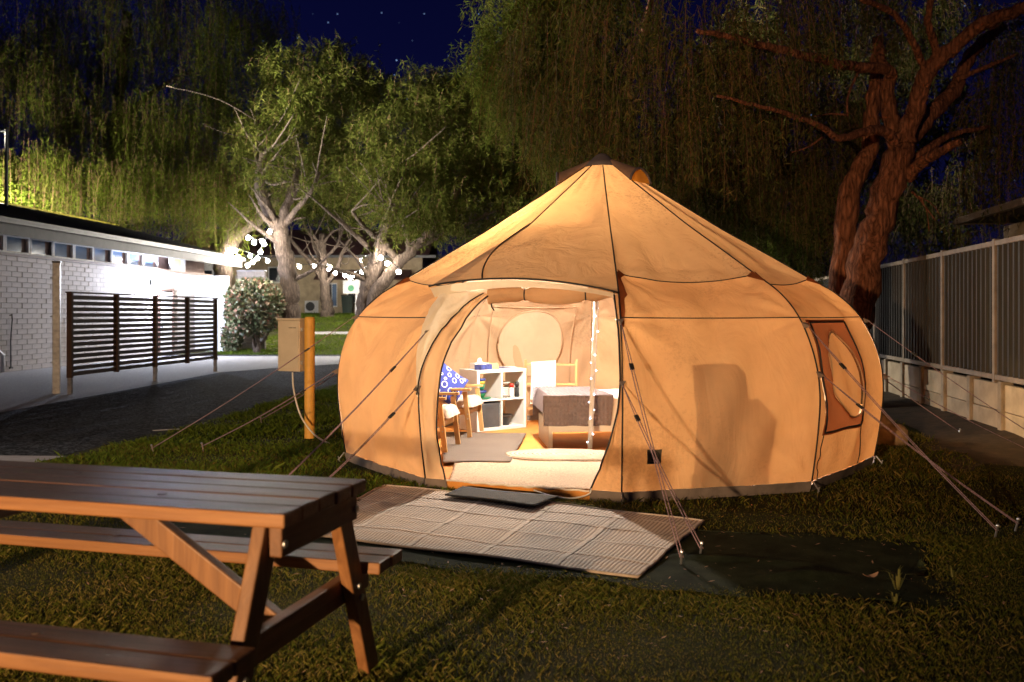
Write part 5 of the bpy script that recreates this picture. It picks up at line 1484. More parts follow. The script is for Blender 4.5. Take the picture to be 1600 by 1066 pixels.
def limb(mb, pts, r0, r1, n=10, seed=0, kink=.03):
    sp_ = spline(pts, 7)
    rn = random.Random(seed)
    m = len(sp_)
    out = []
    for i, p in enumerate(sp_):
        k = kink * (1 if 0 < i < m - 1 else 0) * (r0 + r1) * 3
        out.append(p + Vector((rn.uniform(-k, k), rn.uniform(-k, k), rn.uniform(-k, k))))
    mb.tube(out, [(r0 + (r1 - r0) * (i / (m - 1)) ** .8) * rn.uniform(.93, 1.07) for i in range(m)], n, .10, seed)
    return sp_
def tree(name, base, label, trunk, branches, spec, leaf, lmat, bmat, seed, per=18, twig=.004, nside=12, hang=1.0, clump=1.0):
    t = thing(name, base, label, 'tree')
    tm = MB()
    for i, (pts, r0, r1) in enumerate(trunk): limb(tm, pts, r0, r1, nside + 4, seed + i)
    to = tm.build('trunk', bmat, t, smooth=True)
    for i, (pts, r0, r1) in enumerate(branches):
        bm_ = MB(); limb(bm_, pts, r0, r1, nside - 2, seed * 3 + i); bm_.build('branch', bmat, t, smooth=True)
    if hang < .6:
        rb_ = random.Random(seed); fb = MB()
        for pts, r0, r1 in branches + trunk[:1]:
            sp_ = spline(pts, 6)
            for q in range(6):
                p = sp_[rb_.randrange(len(sp_) // 2, len(sp_))]
                d = Vector((rb_.uniform(-1, 1), rb_.uniform(-.9, .2), rb_.uniform(-.1, .9)))
                l = rb_.uniform(1.0, 2.6)
                a1 = p + d * l * .5 + Vector((0, 0, rb_.uniform(-.1, .25))); a2 = p + d * l + Vector((rb_.uniform(-.3, .3), 0, rb_.uniform(.0, .5)))
                limb(fb, [p, a1, a2], max(.03, r1 * .55), .012, 5, seed + q)
        fo = fb.build('fine_branches', bmat, t, smooth=True); fo['kind'] = 'stuff'
        spec = [((c[0], c[1] + .9, c[2]),) + tuple(o) for c, *o in spec]
    spec = [(c, r, max(4, int(nc / clump)), int(ns * clump), sg * (1 if clump == 1 else .8), l0 * hang, l1 * hang) for c, r, nc, ns, sg, l0, l1 in spec]
    st_ = clouds(spec, seed)
    v, f = leaves(st_, leaf[0], leaf[1], per, .55 + (1 - hang) * .8, .75 * hang, seed + 5)
    cr = np_mesh('crown', v, f, lmat, t, base)
    if twig:
        v, f = twigs(st_, twig, seed + 9)
        np_mesh('hanging_twigs', v, f, M['twig'], t, base)
    return t, cr
def A(px, py, Y): return tuple(at(px, py, Y))
# big leaning tree between the tent and the fence
Yt = 13.6
tb_ = (at(1330, 500, Yt).x, Yt, 0)
trunk = [([(tb_[0] - .35, Yt, -.1), A(1325, 560, Yt), A(1345, 450, Yt), A(1372, 345, Yt - .1), A(1400, 250, Yt - .2), A(1410, 215, Yt - .2)], 0.33, .17),
         ([(tb_[0] - .75, Yt + .5, -.1), A(1300, 520, Yt + .5), A(1330, 300, Yt + .5), A(1358, 235, Yt + .5), A(1366, 140, Yt + .6), A(1372, 60, Yt + .8)], .22, .09)]
branches = [([A(1405, 232, Yt - .2), A(1430, 175, Yt - .3), A(1447, 118, Yt - .5), A(1485, 78, Yt - .7), A(1540, 36, Yt - 1), A(1600, 12, Yt - 1.3), A(1680, -30, Yt - 1.8)], .16, .07),
            ([A(1447, 115, Yt - .5), A(1425, 62, Yt - .8), A(1396, 22, Yt - 1.1), A(1345, -2, Yt - 1.6)], .06, .035),
            ([A(1455, 105, Yt - .5), A(1463, 80, Yt - .6), A(1450, 35, Yt - .8), A(1457, -15, Yt - 1)], .07, .04),
            ([A(1403, 232, Yt), A(1392, 190, Yt), A(1385, 145, Yt), A(1390, 112, Yt - .1), A(1325, 103, Yt - .6), A(1240, 82, Yt - 1.2), A(1150, 60, Yt - 1.8), A(1090, 48, Yt - 2.2)], .14, .03),
            ([A(1398, 235, Yt - .2), A(1390, 212, Yt - .4), A(1366, 203, Yt - .7), A(1312, 216, Yt - 1.2), A(1280, 196, Yt - 1.5), A(1200, 170, Yt - 2.0), A(1120, 150, Yt - 2.4)], .095, .018),
            ([A(1418, 275, Yt - .2), A(1440, 255, Yt - .5), A(1468, 237, Yt - .9), A(1502, 221, Yt - 1.2)], .11, .05),
            ([A(1415, 262, Yt), A(1450, 232, Yt), A(1490, 210, Yt + .2), A(1545, 198, Yt + .4)], .08, .03),
            ([A(1412, 225, Yt + .1), A(1455, 180, Yt + .3), A(1492, 138, Yt + .5), A(1522, 80, Yt + .6), A(1565, 40, Yt + .8)], .15, .08),
            ([A(1495, 125, Yt + .4), A(1540, 105, Yt + .2), A(1590, 85, Yt)], .05, .02),
            ([A(1385, 107, Yt - .1), A(1375, 92, Yt), A(1380, 85, Yt)], .07, .05),
            ([A(1340, 114, Yt - .6), A(1325, 150, Yt - .8), A(1324, 182, Yt - .9)], .022, .012),
            ([A(1324, 180, Yt - .9), A(1300, 178, Yt - .9), A(1272, 182, Yt - 1)], .02, .008),
            ([A(1285, 215, Yt - 1.4), A(1262, 230, Yt - 1.5), A(1237, 238, Yt - 1.6)], .018, .007),
            ([A(1425, 300, Yt - .3), A(1440, 315, Yt - .4), A(1462, 345, Yt - .5)], .02, .008), ([A(1440, 312, Yt - .4), A(1448, 330, Yt - .4), A(1452, 362, Yt - .5)], .012, .005), ([A(1430, 305, Yt - .4), A(1455, 318, Yt - .5), A(1470, 338, Yt - .6)], .012, .005)]
specR = []
for px, py, Y, rx, ry_, rz2, nc in [
        (1010, 90, 13.0, 1.9, 1.6, 1.1, 62), (900, 110, 14.5, 1.2, 1.5, 1.3, 50), (1100, 40, 12.4, 1.6, 1.5, 1.0, 46), (1180, 190, 16.0, 2.0, 1.0, 1.0, 46), (1050, 220, 16, 1.8, 1.3, 1.2, 60),
        (1250, 5, 14.6, 1.8, 1.0, .6, 34), (1420, -10, 15.5, 1.6, 1.0, .5, 20), (1240, 250, 16.5, 1.5, 1.0, 1.1, 44), (1150, 280, 17.0, 1.7, 1.0, 1.0, 44), (1580, 150, 14.4, .55, .8, .6, 22),
        (1595, 40, 14.2, .8, .8, .6, 18), (1300, 130, 16.0, 1.2, .6, .8, 16), (1600, 200, 14, .5, .8, .6, 14), (1450, 60, 17, 1.4, .8, .7, 12), (1340, 330, 18, 1.2, .8, .9, 20), (1480, 260, 19, 1.6, .8, 1.2, 22)]:
    specR.append((A(px, py, Y), (rx, ry_, rz2), nc, 8, .22, .5, 1.6))
tree('weeping_tree', (tb_[0], Yt, 0), 'big leaning rough barked tree with weeping leaves between tent and fence', trunk, branches, specR, (.12, .017), M['leaf_right'], M['bark_dark'], 21, 22, .0035, clump=2.2)
# lime lit tree behind the tent's peak
Yl = 17.5
base = (at(985, 480, Yl).x, Yl, 0)
specL = [(A(px, py, Y), (rx, 1.4, rz2), nc, 9, .24, .4, 1.3) for px, py, Y, rx, rz2, nc in
         [(830, 40, 16, 1.1, 1.2, 60), (800, 90, 16.5, .85, .9, 40), (860, 150, 16.5, .8, 1.0, 46), (900, 215, 17, .8, .8, 46), (950, 20, 16, 1.0, 1.0, 30), (880, -20, 15.5, 1.2, .8, 34), (930, 170, 17.5, .9, 1.0, 40), (1000, 270, 18, 1.2, .8, 40), (1110, 320, 19, 1.2, .7, 30), (1200, 360, 19, 1.2, .5, 24)]]
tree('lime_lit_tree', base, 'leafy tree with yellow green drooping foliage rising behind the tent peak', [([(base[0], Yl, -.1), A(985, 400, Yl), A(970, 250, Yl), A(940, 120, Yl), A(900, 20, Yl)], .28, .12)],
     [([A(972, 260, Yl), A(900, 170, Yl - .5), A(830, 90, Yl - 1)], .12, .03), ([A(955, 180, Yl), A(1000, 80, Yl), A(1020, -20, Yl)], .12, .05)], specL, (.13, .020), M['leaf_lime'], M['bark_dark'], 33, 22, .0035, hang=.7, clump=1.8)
# the row over the lawn
def gb_(px, Y): 
    x = (px - 800) / F * Y
    return (x, Y, gz(x, Y))
Y1 = 31.5; b1 = gb_(452, Y1)
sp1 = [(A(px, py, Y), (rx, 2.2, rz2), nc, 9, .40, .5, 1.6) for px, py, Y, rx, rz2, nc in
       [(440, 230, 31, 1.9, 1.3, 44), (490, 180, 31.5, 2.2, 1.6, 60), (430, 140, 32, 1.8, 1.5, 44), (520, 260, 31, 1.6, .9, 36), (520, 130, 33, 2.2, 1.4, 50), (470, 90, 33, 2.0, 1.0, 34), (395, 200, 32, 1.2, 1.3, 24)]]
tree('forked_tree', b1, 'rough barked tree with a dark forked trunk behind the round bush', [([(b1[0] + .15, Y1, b1[2] - .1), A(455, 500, Y1), A(452, 440, Y1), A(440, 375, Y1), A(432, 345, Y1)], .37, .25)],
     [([A(436, 360, Y1), A(420, 330, Y1), A(405, 295, Y1), A(408, 268, Y1), A(412, 235, Y1)], .26, .13), ([A(438, 362, Y1), A(445, 330, Y1), A(460, 290, Y1 + .3), A(468, 240, Y1 + .5)], .22, .10), ([A(442, 352, Y1), A(465, 325, Y1 - .3), A(485, 300, Y1 - .5), A(500, 270, Y1 - .7)], .12, .05),
      ([A(406, 275, Y1), A(425, 288, Y1), A(450, 284, Y1), A(475, 290, Y1)], .07, .03), ([A(408, 268, Y1), A(400, 240, Y1), A(404, 190, Y1)], .08, .03)], sp1, (.22, .034), M['leaf_mid'], M['bark_pale'], 41, 16, .006, hang=.42, clump=1.7)
Y2 = 44.0; b2 = gb_(512, Y2)
sp2 = [(A(px, py, Y), (rx, 2.4, rz2), nc, 9, .45, .5, 1.5) for px, py, Y, rx, rz2, nc in [(510, 320, 43, 2.6, .9, 44), (560, 290, 43, 2.6, 1.2, 50), (600, 250, 44, 2.6, 1.6, 50), (540, 230, 45, 2.6, 1.5, 44), (600, 170, 46, 2.6, 1.6, 40), (600, 130, 46, 2.6, 1.0, 30)]]
tree('pale_trunk_tree', b2, 'tree with a smooth pale trunk and spreading limbs in front of the back building', [([(b2[0], Y2, b2[2] - .1), A(512, 480, Y2), A(506, 440, Y2), A(504, 400, Y2), A(503, 365, Y2)], .36, .16)],
     [([A(507, 440, Y2), A(485, 410, Y2), A(460, 382, Y2), A(447, 362, Y2)], .17, .06), ([A(504, 405, Y2), A(490, 375, Y2), A(478, 355, Y2), A(470, 330, Y2)], .14, .05), ([A(508, 445, Y2), A(525, 425, Y2), A(535, 395, Y2), A(548, 372, Y2)], .16, .06), ([A(505, 405, Y2), A(525, 385, Y2), A(540, 350, Y2)], .10, .04)], sp2, (.28, .045), M['leaf_mid'], M['bark_pale'], 47, 15, .007, hang=.42, clump=1.7)
Y3 = 29.0; b3 = gb_(572, Y3)
sp3 = [(A(px, py, Y), (rx, 2.2, rz2), nc, 9, .40, .5, 1.6) for px, py, Y, rx, rz2, nc in
       [(620, 290, 29, 1.8, 1.1, 50), (690, 260, 29, 2.0, 1.3, 60), (660, 330, 28, 1.6, .6, 40), (740, 320, 28, 1.6, .7, 46), (760, 230, 29, 1.9, 1.4, 56), (640, 200, 30, 2.0, 1.5, 56), (720, 150, 31, 2.0, 1.2, 50), (630, 140, 32, 1.8, .9, 36), (820, 280, 28, 1.5, 1.1, 46), (850, 330, 27, 1.2, .5, 30), (790, 170, 30, 1.6, 1.2, 40), (850, 220, 29, 1.4, 1.3, 40), (690, 120, 32, 1.3, .6, 20)]]
tree('twin_trunk_tree', b3, 'dark spreading tree with two leaning trunks just left of the tent', [([(b3[0] - .1, Y3, b3[2] - .1), A(570, 490, Y3), A(578, 440, Y3), A(590, 400, Y3), A(598, 380, Y3)], .34, .22), ([(b3[0] + .3, Y3 - .3, -.1), A(582, 480, Y3 - .3), A(608, 430, Y3 - .3), A(640, 395, Y3 - .3), A(690, 345, Y3 - .3), A(720, 290, Y3 - .3)], .30, .10)],
     [([A(622, 405, Y3), A(595, 378, Y3), A(570, 355, Y3), A(550, 330, Y3)], .14, .05), ([A(650, 385, Y3), A(690, 368, Y3), A(730, 350, Y3), A(770, 330, Y3)], .13, .04), ([A(640, 392, Y3), A(632, 355, Y3), A(612, 320, Y3), A(600, 270, Y3)], .12, .04), ([A(598, 385, Y3), A(606, 350, Y3), A(640, 300, Y3)], .12, .04)], sp3, (.21, .032), M['leaf_mid'], M['bark_pale'], 53, 16, .006, hang=.42, clump=1.7)
# the tall weeping tree behind the amenities block
Y4 = 39.0; b4 = gb_(195, Y4)
sp4 = []
for px, py, Y, rx, rz2, nc in [(60, 140, 37, 2.6, 2.0, 70), (150, 180, 38, 2.6, 2.0, 80), (250, 200, 37, 2.4, 1.8, 80), (330, 190, 36.5, 2.0, 2.0, 76), (60, 250, 35.5, 2.2, .9, 64), (150, 265, 36, 2.2, .8, 60), (260, 275, 35.5, 2.2, .9, 70), (340, 280, 35, 1.6, 1.1, 60), (110, 60, 39, 3.2, 1.8, 60), (260, 80, 39, 3.2, 1.8, 60), (370, 80, 37, 2.0, 1.8, 44), (20, 40, 38, 2.4, 2.0, 44), (200, -10, 39, 5.0, 1.4, 60), (380, 20, 38, 2.2, 1.2, 30)]:
    sp4.append((A(px, py, Y), (rx, 1.8, rz2), nc, 9, .38, .9, 2.6))
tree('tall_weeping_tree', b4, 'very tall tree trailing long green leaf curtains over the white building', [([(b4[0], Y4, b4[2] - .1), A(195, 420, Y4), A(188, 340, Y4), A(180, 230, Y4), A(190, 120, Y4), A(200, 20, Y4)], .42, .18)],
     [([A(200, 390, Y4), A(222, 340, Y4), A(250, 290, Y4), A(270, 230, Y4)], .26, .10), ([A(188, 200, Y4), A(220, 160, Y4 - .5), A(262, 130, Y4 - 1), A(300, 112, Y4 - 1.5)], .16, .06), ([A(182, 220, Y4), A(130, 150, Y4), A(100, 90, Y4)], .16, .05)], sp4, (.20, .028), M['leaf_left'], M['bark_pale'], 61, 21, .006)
Y5 = 36.0; b5 = gb_(340, Y5)
sp5 = [(A(px, py, Y), (rx, 1.8, rz2), nc, 9, .40, .6, 1.8) for px, py, Y, rx, rz2, nc in [(420, 250, 36, 1.6, 1.4, 30), (450, 210, 37, 2.0, 1.4, 30), (400, 300, 35, 1.0, .8, 20), (480, 150, 37, 2.0, 1.4, 30)]]
tree('arching_tree', b5, 'thick pale limb arching from behind the building end into the canopy', [([(b5[0] - .2, Y5, b5[2] - .1), A(345, 450, Y5), A(352, 400, Y5), A(372, 365, Y5), A(410, 335, Y5), A(440, 300, Y5), A(470, 250, Y5)], .46, .16)],
     [([A(355, 385, Y5 - .2), A(362, 352, Y5 - .2), A(395, 320, Y5 - .3), A(425, 300, Y5 - .3)], .24, .08)], sp5, (.24, .036), M['leaf_mid'], M['bark_pale'], 67, 15, .006, hang=.42, clump=1.7)
# darker trees closing the view
def dark_tree(name, px, Y, label, cl, seed, lm='leaf_mid'):
    b = gb_(px, Y)
    sp_ = [(A(x, y, yy), (rx, 2.2, rz2), nc, 9, .5, .6, 1.8) for x, y, yy, rx, rz2, nc in cl]
    top = cl[0]
    tree(name, b, label, [([(b[0], Y, b[2] - .1), A(px, 420, Y), A(px + 8, 330, Y), A(px - 6, 220, Y)], .34, .12)], [([A(px + 8, 330, Y), A(px + 60, 260, Y), A(px + 90, 180, Y)], .14, .04), ([A(px + 4, 310, Y), A(px - 50, 240, Y), A(px - 80, 170, Y)], .14, .04)], sp_, (.30, .05), M[lm], M['bark_pale'], seed, 13, .007, hang=.5, clump=1.7)
dark_tree('shade_tree', 790, 36, 'dark tree in the gap between the lawn trees and the tent peak', [(760, 140, 36, 2.4, 1.0, 50), (800, 220, 36, 2.6, 1.8, 60), (850, 300, 35, 2.4, 1.2, 50), (720, 260, 37, 2.4, 1.8, 50), (890, 210, 35, 1.8, 1.6, 36)], 71)
dark_tree('hedge_tree', 1200, 26, 'dark bushy tree behind the tent, left of the leaning trunk', [(1050, 330, 24, 2.0, 1.0, 50), (1150, 380, 25, 2.0, .9, 50), (1250, 340, 25, 1.8, 1.4, 50), (1120, 230, 26, 2.4, 1.6, 50), (1250, 200, 26, 2.4, 2.0, 50), (1200, 80, 26, 3, 2, 50), (1400, 300, 28, 1.8, 2.0, 40), (1480, 240, 27, 1.6, 2.4, 40), (1420, 100, 28, 2.6, 2.4, 50)], 77, 'leaf_right')
# shrubs
def shrub(name, base, c, r, n, leaf, label, stems, seed, mat):
    t = thing(name, base, label, 'shrub')
    rn = np.random.default_rng(seed)
    d = rn.normal(0, 1, (n, 3)); d /= np.linalg.norm(d, axis=1)[:, None]
    q = rn.uniform(.35, 1, n) ** .45
    lump = 1 + .08 * np.sin(d[:, 0] * 7 + 1) * np.sin(d[:, 2] * 6 + d[:, 1] * 5)
    p = np.array(c) + d * (q * lump)[:, None] * np.array(r)
    o = d * .7 + rn.normal(0, .6, (n, 3)); o /= np.linalg.norm(o, axis=1)[:, None]
    w = np.cross(o, rn.normal(0, 1, (n, 3))); w /= np.linalg.norm(w, axis=1)[:, None]
    L = leaf * rn.uniform(.6, 1.4, n)[:, None]
    v = np.stack([p, p + o * L * .5 + w * L * .28, p + o * L, p + o * L * .5 - w * L * .28], 1).reshape(-1, 3)
    np_mesh('crown', v, np.arange(n * 4).reshape(-1, 4), mat, t, base)
    sm = MB()
    for i, (pts, r0, r1) in enumerate(stems): limb(sm, pts, r0, r1, 8, seed + i)
    sm.build('stem', M['bark_pale'], t, smooth=True)
    return t
bb5 = (at(403, 553, 31).x, 31.0, gz(0, 31))
shrub('round_bush', bb5, (bb5[0] - .12, 31, 1.62), (.98, .95, .98), 9500, .13, 'clipped round bush with reddish tips on short stems at the road edge', [([(bb5[0], 31, 0), (bb5[0] + .02, 31, .4), (bb5[0] - .1, 31, .8), (bb5[0] - .3, 31, 1.3)], .10, .05), ([(bb5[0] + .05, 31, .3), (bb5[0] + .3, 31, .6), (bb5[0] + .4, 31, 1.1)], .06, .03), ([(bb5[0] - .1, 31, .05), (bb5[0] - .15, 31, .7), (bb5[0], 31, 1.4)], .07, .04)], 83, M['leaf_bush'])
b6 = at(362, 553, 31.6)
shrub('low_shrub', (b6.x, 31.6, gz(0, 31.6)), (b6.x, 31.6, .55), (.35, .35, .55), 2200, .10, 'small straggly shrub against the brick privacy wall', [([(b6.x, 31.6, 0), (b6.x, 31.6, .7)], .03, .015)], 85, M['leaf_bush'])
b7 = at(20, 330, 33)
shrub('pale_shrub', (-19.5, 35, gz(0, 35)), (-19.6, 35, 5.0), (1.5, 1.4, 2.6), 6000, .22, 'pale brightly lit foliage behind the roof at the left edge', [([(-19.6, 35, .2), (-19.6, 35, 4.2)], .12, .05)], 87, M['leaf_left'])

# lamps behind the building and behind the camera
yl = thing('added_yard_lamp', (-18.6, 32.2, 0), 'unseen yard lamp added behind the amenities block to light the weeping tree', 'lamp')  # out of view, added to brighten the weeping tree
MB().lathe([(.06, 0), (.05, 3.6), (.04, 4.2)], (0, 0, 0), 12).build('pole', M['galv'], yl, off=(0, 0, 0))
MB().lathe([(.02, 4.2), (.16, 4.25), (.16, 4.3), (.02, 4.32)], (0, 0, 0), 16).build('head', M['black_plastic'], yl, off=(0, 0, 0))
MB().ball((0, 0, 4.42), .10, 12, 8).build('globe', M['wall_lamp_lens'], yl, off=(0, 0, 0), smooth=True)
ld = bpy.data.lights.new('added_yard_lamp_light', 'POINT'); ld.energy = YARD_W; ld.color = YARD_C; ld.shadow_soft_size = .15
lo = bpy.data.objects.new('added_yard_lamp_light', ld); C.objects.link(lo); lo.parent = yl; lo.location = (0, 0, 4.75)
# unseen floodlight added on the roof mast to light the trees
fl_ = thing('added_mast_flood', at(-55, 205, 27.6), 'unseen floodlight added at the end of the roof mast arm to light the trees', 'floodlight')
MB().box((0, 0, 0), (.12, .26, .20)).build('casing', M['black_plastic'], fl_, off=(0, 0, 0), bevel=.01)
MB().box((.066, 0, 0), (.012, .22, .16)).build('lens', M['wall_lamp_lens'], fl_, off=(0, 0, 0))
ld = bpy.data.lights.new('added_mast_flood_light', 'SPOT'); ld.energy = MAST_W; ld.color = YARD_C; ld.shadow_soft_size = .15
ld.spot_size = math.radians(100); ld.spot_blend = .9
lo = bpy.data.objects.new('added_mast_flood_light', ld); C.objects.link(lo); lo.parent = fl_; lo.location = (.12, .02, 0)
lo.rotation_euler = (Vector((1.0, -.22, .42))).to_track_quat('-Z', 'Y').to_euler()
sl = thing('garden_lamp', (-4.6, -5.6, 0), 'low garden lamp post on the grass behind and left of the camera', 'lamp')
MB().lathe([(.07, 0), (.05, .1), (.035, 1.62), (.05, 1.64)], (0, 0, 0), 12).build('pole', M['galv'], sl, off=(0, 0, 0))
MB().lathe([(.17, 1.98), (.16, 2.02), (.02, 2.12)], (0, 0, 0), 16).build('hood', M['black_plastic'], sl, off=(0, 0, 0))
sld = bpy.data.lights.new('garden_lamp_light', 'SPOT'); sld.energy = STREET_W; sld.color = STREET_C; sld.shadow_soft_size = .10
sld.spot_size = math.radians(58); sld.spot_blend = 1.0
slo = bpy.data.objects.new('garden_lamp_light', sld); C.objects.link(slo); slo.parent = sl; slo.location = (0, 0, 1.82)
slo.rotation_euler = (Vector((-1.7, 6.6, 1.1)) - Vector((-4.6, -5.6, 1.82))).to_track_quat('-Z', 'Y').to_euler()
fp = thing('flood_pole', (-14.2, 10.2, 0), 'tall pole with a white floodlight beyond the driveway on the left, out of view', 'floodlight')
MB().lathe([(.09, 0), (.06, 5.4), (.05, 5.5)], (0, 0, 0), 12).build('pole', M['galv'], fp, off=(0, 0, 0))
MB().box((.08, 0, 5.62), (.12, .30, .22)).build('head', M['black_plastic'], fp, off=(0, 0, 0), bevel=.01)
fpd = bpy.data.lights.new('flood_pole_light', 'SPOT'); fpd.energy = POLE_W; fpd.color = POLE_C; fpd.shadow_soft_size = .14
fpd.spot_size = math.radians(36); fpd.spot_blend = .8
fpo = bpy.data.objects.new('flood_pole_light', fpd); C.objects.link(fpo); fpo.parent = fp; fpo.location = (.26, 0, 5.6)
fpo.rotation_euler = (Vector((-1.2, 6.0, -.6)) - Vector((-13.94, 10.2, 5.6))).to_track_quat('-Z', 'Y').to_euler()

# ------------------------------------------------------------------ string lights
bulbm = emit('bulb_glow', (1.0, .93, .82), BULB_S)
bume = MB().ball((0, 0, 0), .072, 10, 8).mesh('bulb', smooth=True); bume.materials.append(bulbm)
some = MB().lathe([(.022, .05), (.022, .10), (.008, .115)], (0, 0, 0), 8).mesh('socket'); some.materials.append(M['black_plastic'])
def string(pts, label):
    P = [at(*p) for p in pts]
    t = thing('string_lights', P[0], label, 'string lights', 'festoon strings over the lawn')
    wp = [p + Vector((0, 0, .115)) for p in spline(P, 5)]
    MB().tube(wp, .012, 5).build('wire', M['black_plastic'], t)
    for p in P:
        b = piece('bulb', bume, t, p - P[0]); piece('socket', some, b, (0, 0, 0))
string([(361, 395, 35.6), (372, 401, 35.2), (376, 408, 34.8), (387, 415, 34.3), (395, 410, 33.8), (402, 404, 33.3), (407, 394, 32.9), (413, 382, 32.5), (420, 366, 32.1)], 'string of bulbs sagging from the building corner up to the forked trunk')
string([(368, 392, 34.5), (391, 400, 35), (418, 408, 35.6), (468, 417, 37.5), (492, 417, 39), (516, 417, 42.5)], 'string of bulbs running behind the forked trunk to the pale trunk')
string([(388, 372, 29.6), (397, 379, 29.8), (410, 378, 30.1), (421, 362, 30.6)], 'short string of bulbs sagging above the round bush')
string([(514, 421, 43), (524, 427, 41), (539, 431, 38), (547, 435, 36), (553, 430, 34), (566, 425, 32), (580, 416, 29.5), (595, 403, 28.3)], 'string of bulbs dipping between the pale trunk and the twin trunks')
string([(562, 409, 36), (581, 403, 32), (605, 412, 30), (623, 425, 27.5)], 'string of bulbs crossing the twin trunks just left of the tent')

# ------------------------------------------------------------------ grass, weeds, litter
def in_quad(x, y, q):
    ins = np.ones(len(x), bool)
    for (ax, ay), (bx_, by_) in zip(q, q[1:] + q[:1]):
        ins &= (bx_ - ax) * (y - ay) - (by_ - ay) * (x - ax) > 0
    return ins
def grass(name, n, x0, x1, y0, y1, h, w, keep, mat, seed, label=None):
    rn = np.random.default_rng(seed)
    x = rn.uniform(x0, x1, n); y = y0 + (y1 - y0) * rn.uniform(0, 1, n)
    k = keep(x, y, rn); x, y = x[k], y[k]; m = len(x)
    z = np.array([gz(0, b_) for b_ in y]) if y1 > 29 else np.zeros(m)
    hh = h * rn.uniform(.35, 1.3, m) * (.75 + .5 * np.sin(x * 2.3 + y * 1.7) * np.sin(y * 3.1 - x))
    hh = hh * np.where(rn.uniform(0, 1, m) < .012, 1.7, 1.0)
    a = rn.uniform(0, 2 * PI, m); le = rn.normal(0, .6, (m, 2)) * hh[:, None]
    wx_, wy_ = np.cos(a) * w, np.sin(a) * w
    b0 = np.stack([x - wx_, y - wy_, z], 1); b1_ = np.stack([x + wx_, y + wy_, z], 1)
    mid = np.stack([x + le[:, 0] * .4, y + le[:, 1] * .4, z + hh * .65], 1)
    tp = np.stack([x + le[:, 0], y + le[:, 1], z + hh], 1)
    v = np.stack([b0, b1_, mid + np.stack([wx_, wy_, 0 * a], 1) * .7, tp], 1).reshape(-1, 3)
    ob = np_mesh(name, v, np.arange(m * 4).reshape(-1, 4), mat)
    ob['kind'] = 'stuff'
    return ob
MATQ = [(NL.x, NL.y), (NR2.x, NR2.y), (FR.x, FR.y), (FL.x, FL.y)]
def keep_near(x, y, rn):
    k = ~in_quad(x + rn.normal(0, .05, len(x)), y + rn.normal(0, .06, len(x)), SCQ) & ~in_quad(x, y, MATQ)
    k &= np.hypot(x - TC.x, y - TC.y) > 2.50
    k &= np.abs(x / y) < .66
    k &= x > -4.3
    k &= (y > 5) | (y > 2.3)
    k &= ~((x > 3.9 + .17 * (y - 8) + rn.normal(0, .12, len(x))) & (y > 8.1 + rn.normal(0, .15, len(x))))
    bare = np.sin(x * 1.9 + 1) * np.sin(y * 2.3 + x) + .4 * np.sin(x * 5 + y * 4)
    k &= rn.uniform(0, 1, len(x)) < np.clip(.85 - .45 * bare, .25, 1)
    return k
grass('grass', 260000, -3.2, 3.4, 2.3, 5.6, .026, .0017, keep_near, M['grass_near'], 91)
grass('grass', 120000, -5.0, 5.5, 5.0, 9.5, .036, .0028, keep_near, M['grass_near'], 92)
def keep_left(x, y, rn):
    ex = np.interp(y, [p[1] for p in edge_pts], [p[0] for p in edge_pts])
    return ~in_quad(x, y, SCQ) & ~in_quad(x, y, MATQ) & (x > ex + .05 + rn.uniform(0, .12, len(x))) & (np.hypot(x - TC.x, y - TC.y) > 2.6) & (x < -.5)
grass('grass', 60000, -4.6, -.5, 6.5, 18, .05, .006, keep_left, M['grass_lawn'], 93)
grass('grass', 60000, -13, 1.5, 30.2, 48, .09, .014, lambda x, y, rn: (np.abs(y - 37.6) > .45) & (x / y > -.34), M['grass_lawn'], 94)
grass('grass', 14000, 3.3, 6, 7.5, 13, .05, .005, lambda x, y, rn: (x < 4.3 + .17 * (y - 8)) & (np.hypot(x - TC.x, y - TC.y) > 2.6), M['grass_near'], 95)
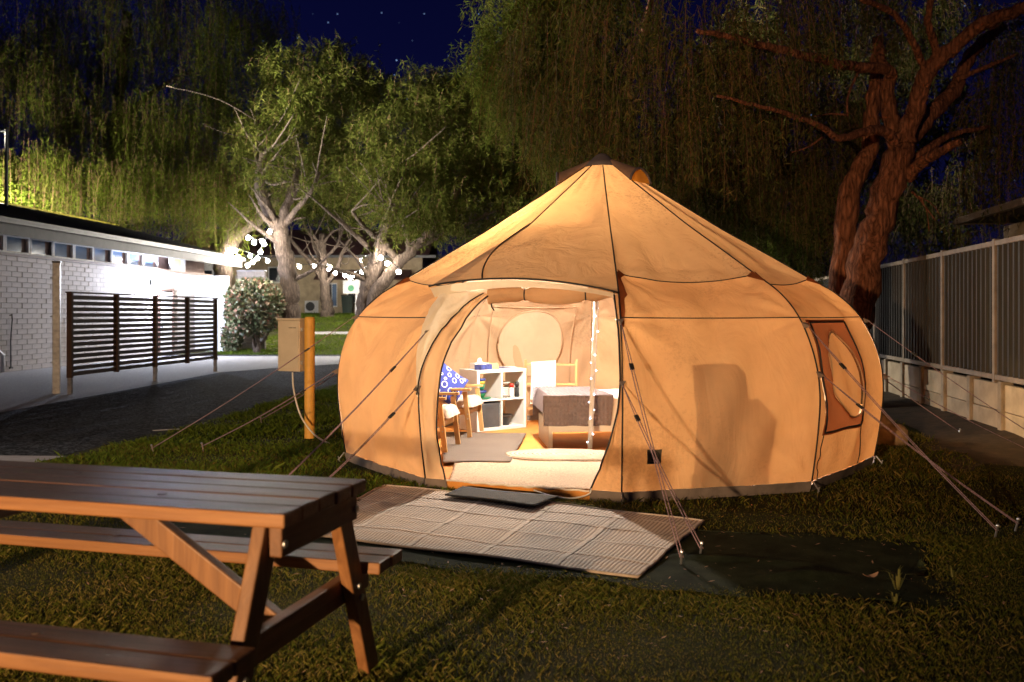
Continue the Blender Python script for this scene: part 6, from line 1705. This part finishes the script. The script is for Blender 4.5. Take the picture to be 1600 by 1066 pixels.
def weed(px, py, n, h, seed, label):
    Y = 1960 / (py - 490); b = at(px, py, Y); b.z = .012
    rn = np.random.default_rng(seed)
    mb = MB()
    for i in range(n):
        a = rn.uniform(0, 2 * PI); l = h * rn.uniform(.6, 1.2); o = Vector((math.cos(a), math.sin(a), 0))
        q = Vector((-o.y, o.x, 0)) * .004
        p0 = b + o * .01; p1 = b + o * l * .35 + Vector((0, 0, l * .7)); p2 = b + o * l * .9 + Vector((0, 0, l * .75))
        mb.add([p0 - q, p0 + q, p1 + q, p1 - q, p2], [(0, 1, 2, 3), (3, 2, 4)])
    ob = mb.build('weed', M['weed'], None, off=tuple(b)); ob.location = b
    return tag(ob, label, 'weed', 'weeds growing through the shade cloth')
weed(1402, 925, 16, .11, 1, 'taller weed tuft growing through the shade cloth near its right end')
weed(1490, 905, 9, .07, 2, 'short weed tuft at the far right edge of the shade cloth')
weed(1398, 945, 10, .06, 3, 'low weed tuft at the near edge of the shade cloth below the taller one')
lv = MB().grid(lambda u, v: ((u - .5) * .10, (v - .5) * .045 * math.sin(PI * (u * .9 + .05)), .012 + .02 * (u - .5) ** 2 * 4 + .008 * abs(v - .5)), 6, 2).build('fallen_leaf', M['leaf_litter'], None, smooth=True)
lv.location = at(1360, 909, 1960 / 419.0); lv.location.z = .012; lv.rotation_euler = (0, 0, .3)
tag(lv, 'single curled brown leaf on the dark shade cloth', 'leaf')
rn = np.random.default_rng(12)
lt_ = MB()
for i in range(1300):
    Y = rn.uniform(2.6, 6.5); x = rn.uniform(-.5, .55) * Y
    if math.hypot(x - TC.x, Y - TC.y) < 2.8: continue
    a = rn.uniform(0, PI); l = .003 + .022 * rn.uniform(0, 1) ** 3; o = Vector((math.cos(a), math.sin(a), rn.uniform(-.2, .2))) * l; q = Vector((-math.sin(a), math.cos(a), 0)) * l * .22
    p = Vector((x, Y, .022 + rn.uniform(0, .02)))
    if in_quad(np.array([x]), np.array([Y]), MATQ)[0]: continue
    lt_.add([p - o, p + q, p + o, p - q], [(0, 1, 2, 3)])
ob = lt_.build('leaf_litter', M['leaf_litter']); ob['kind'] = 'stuff'
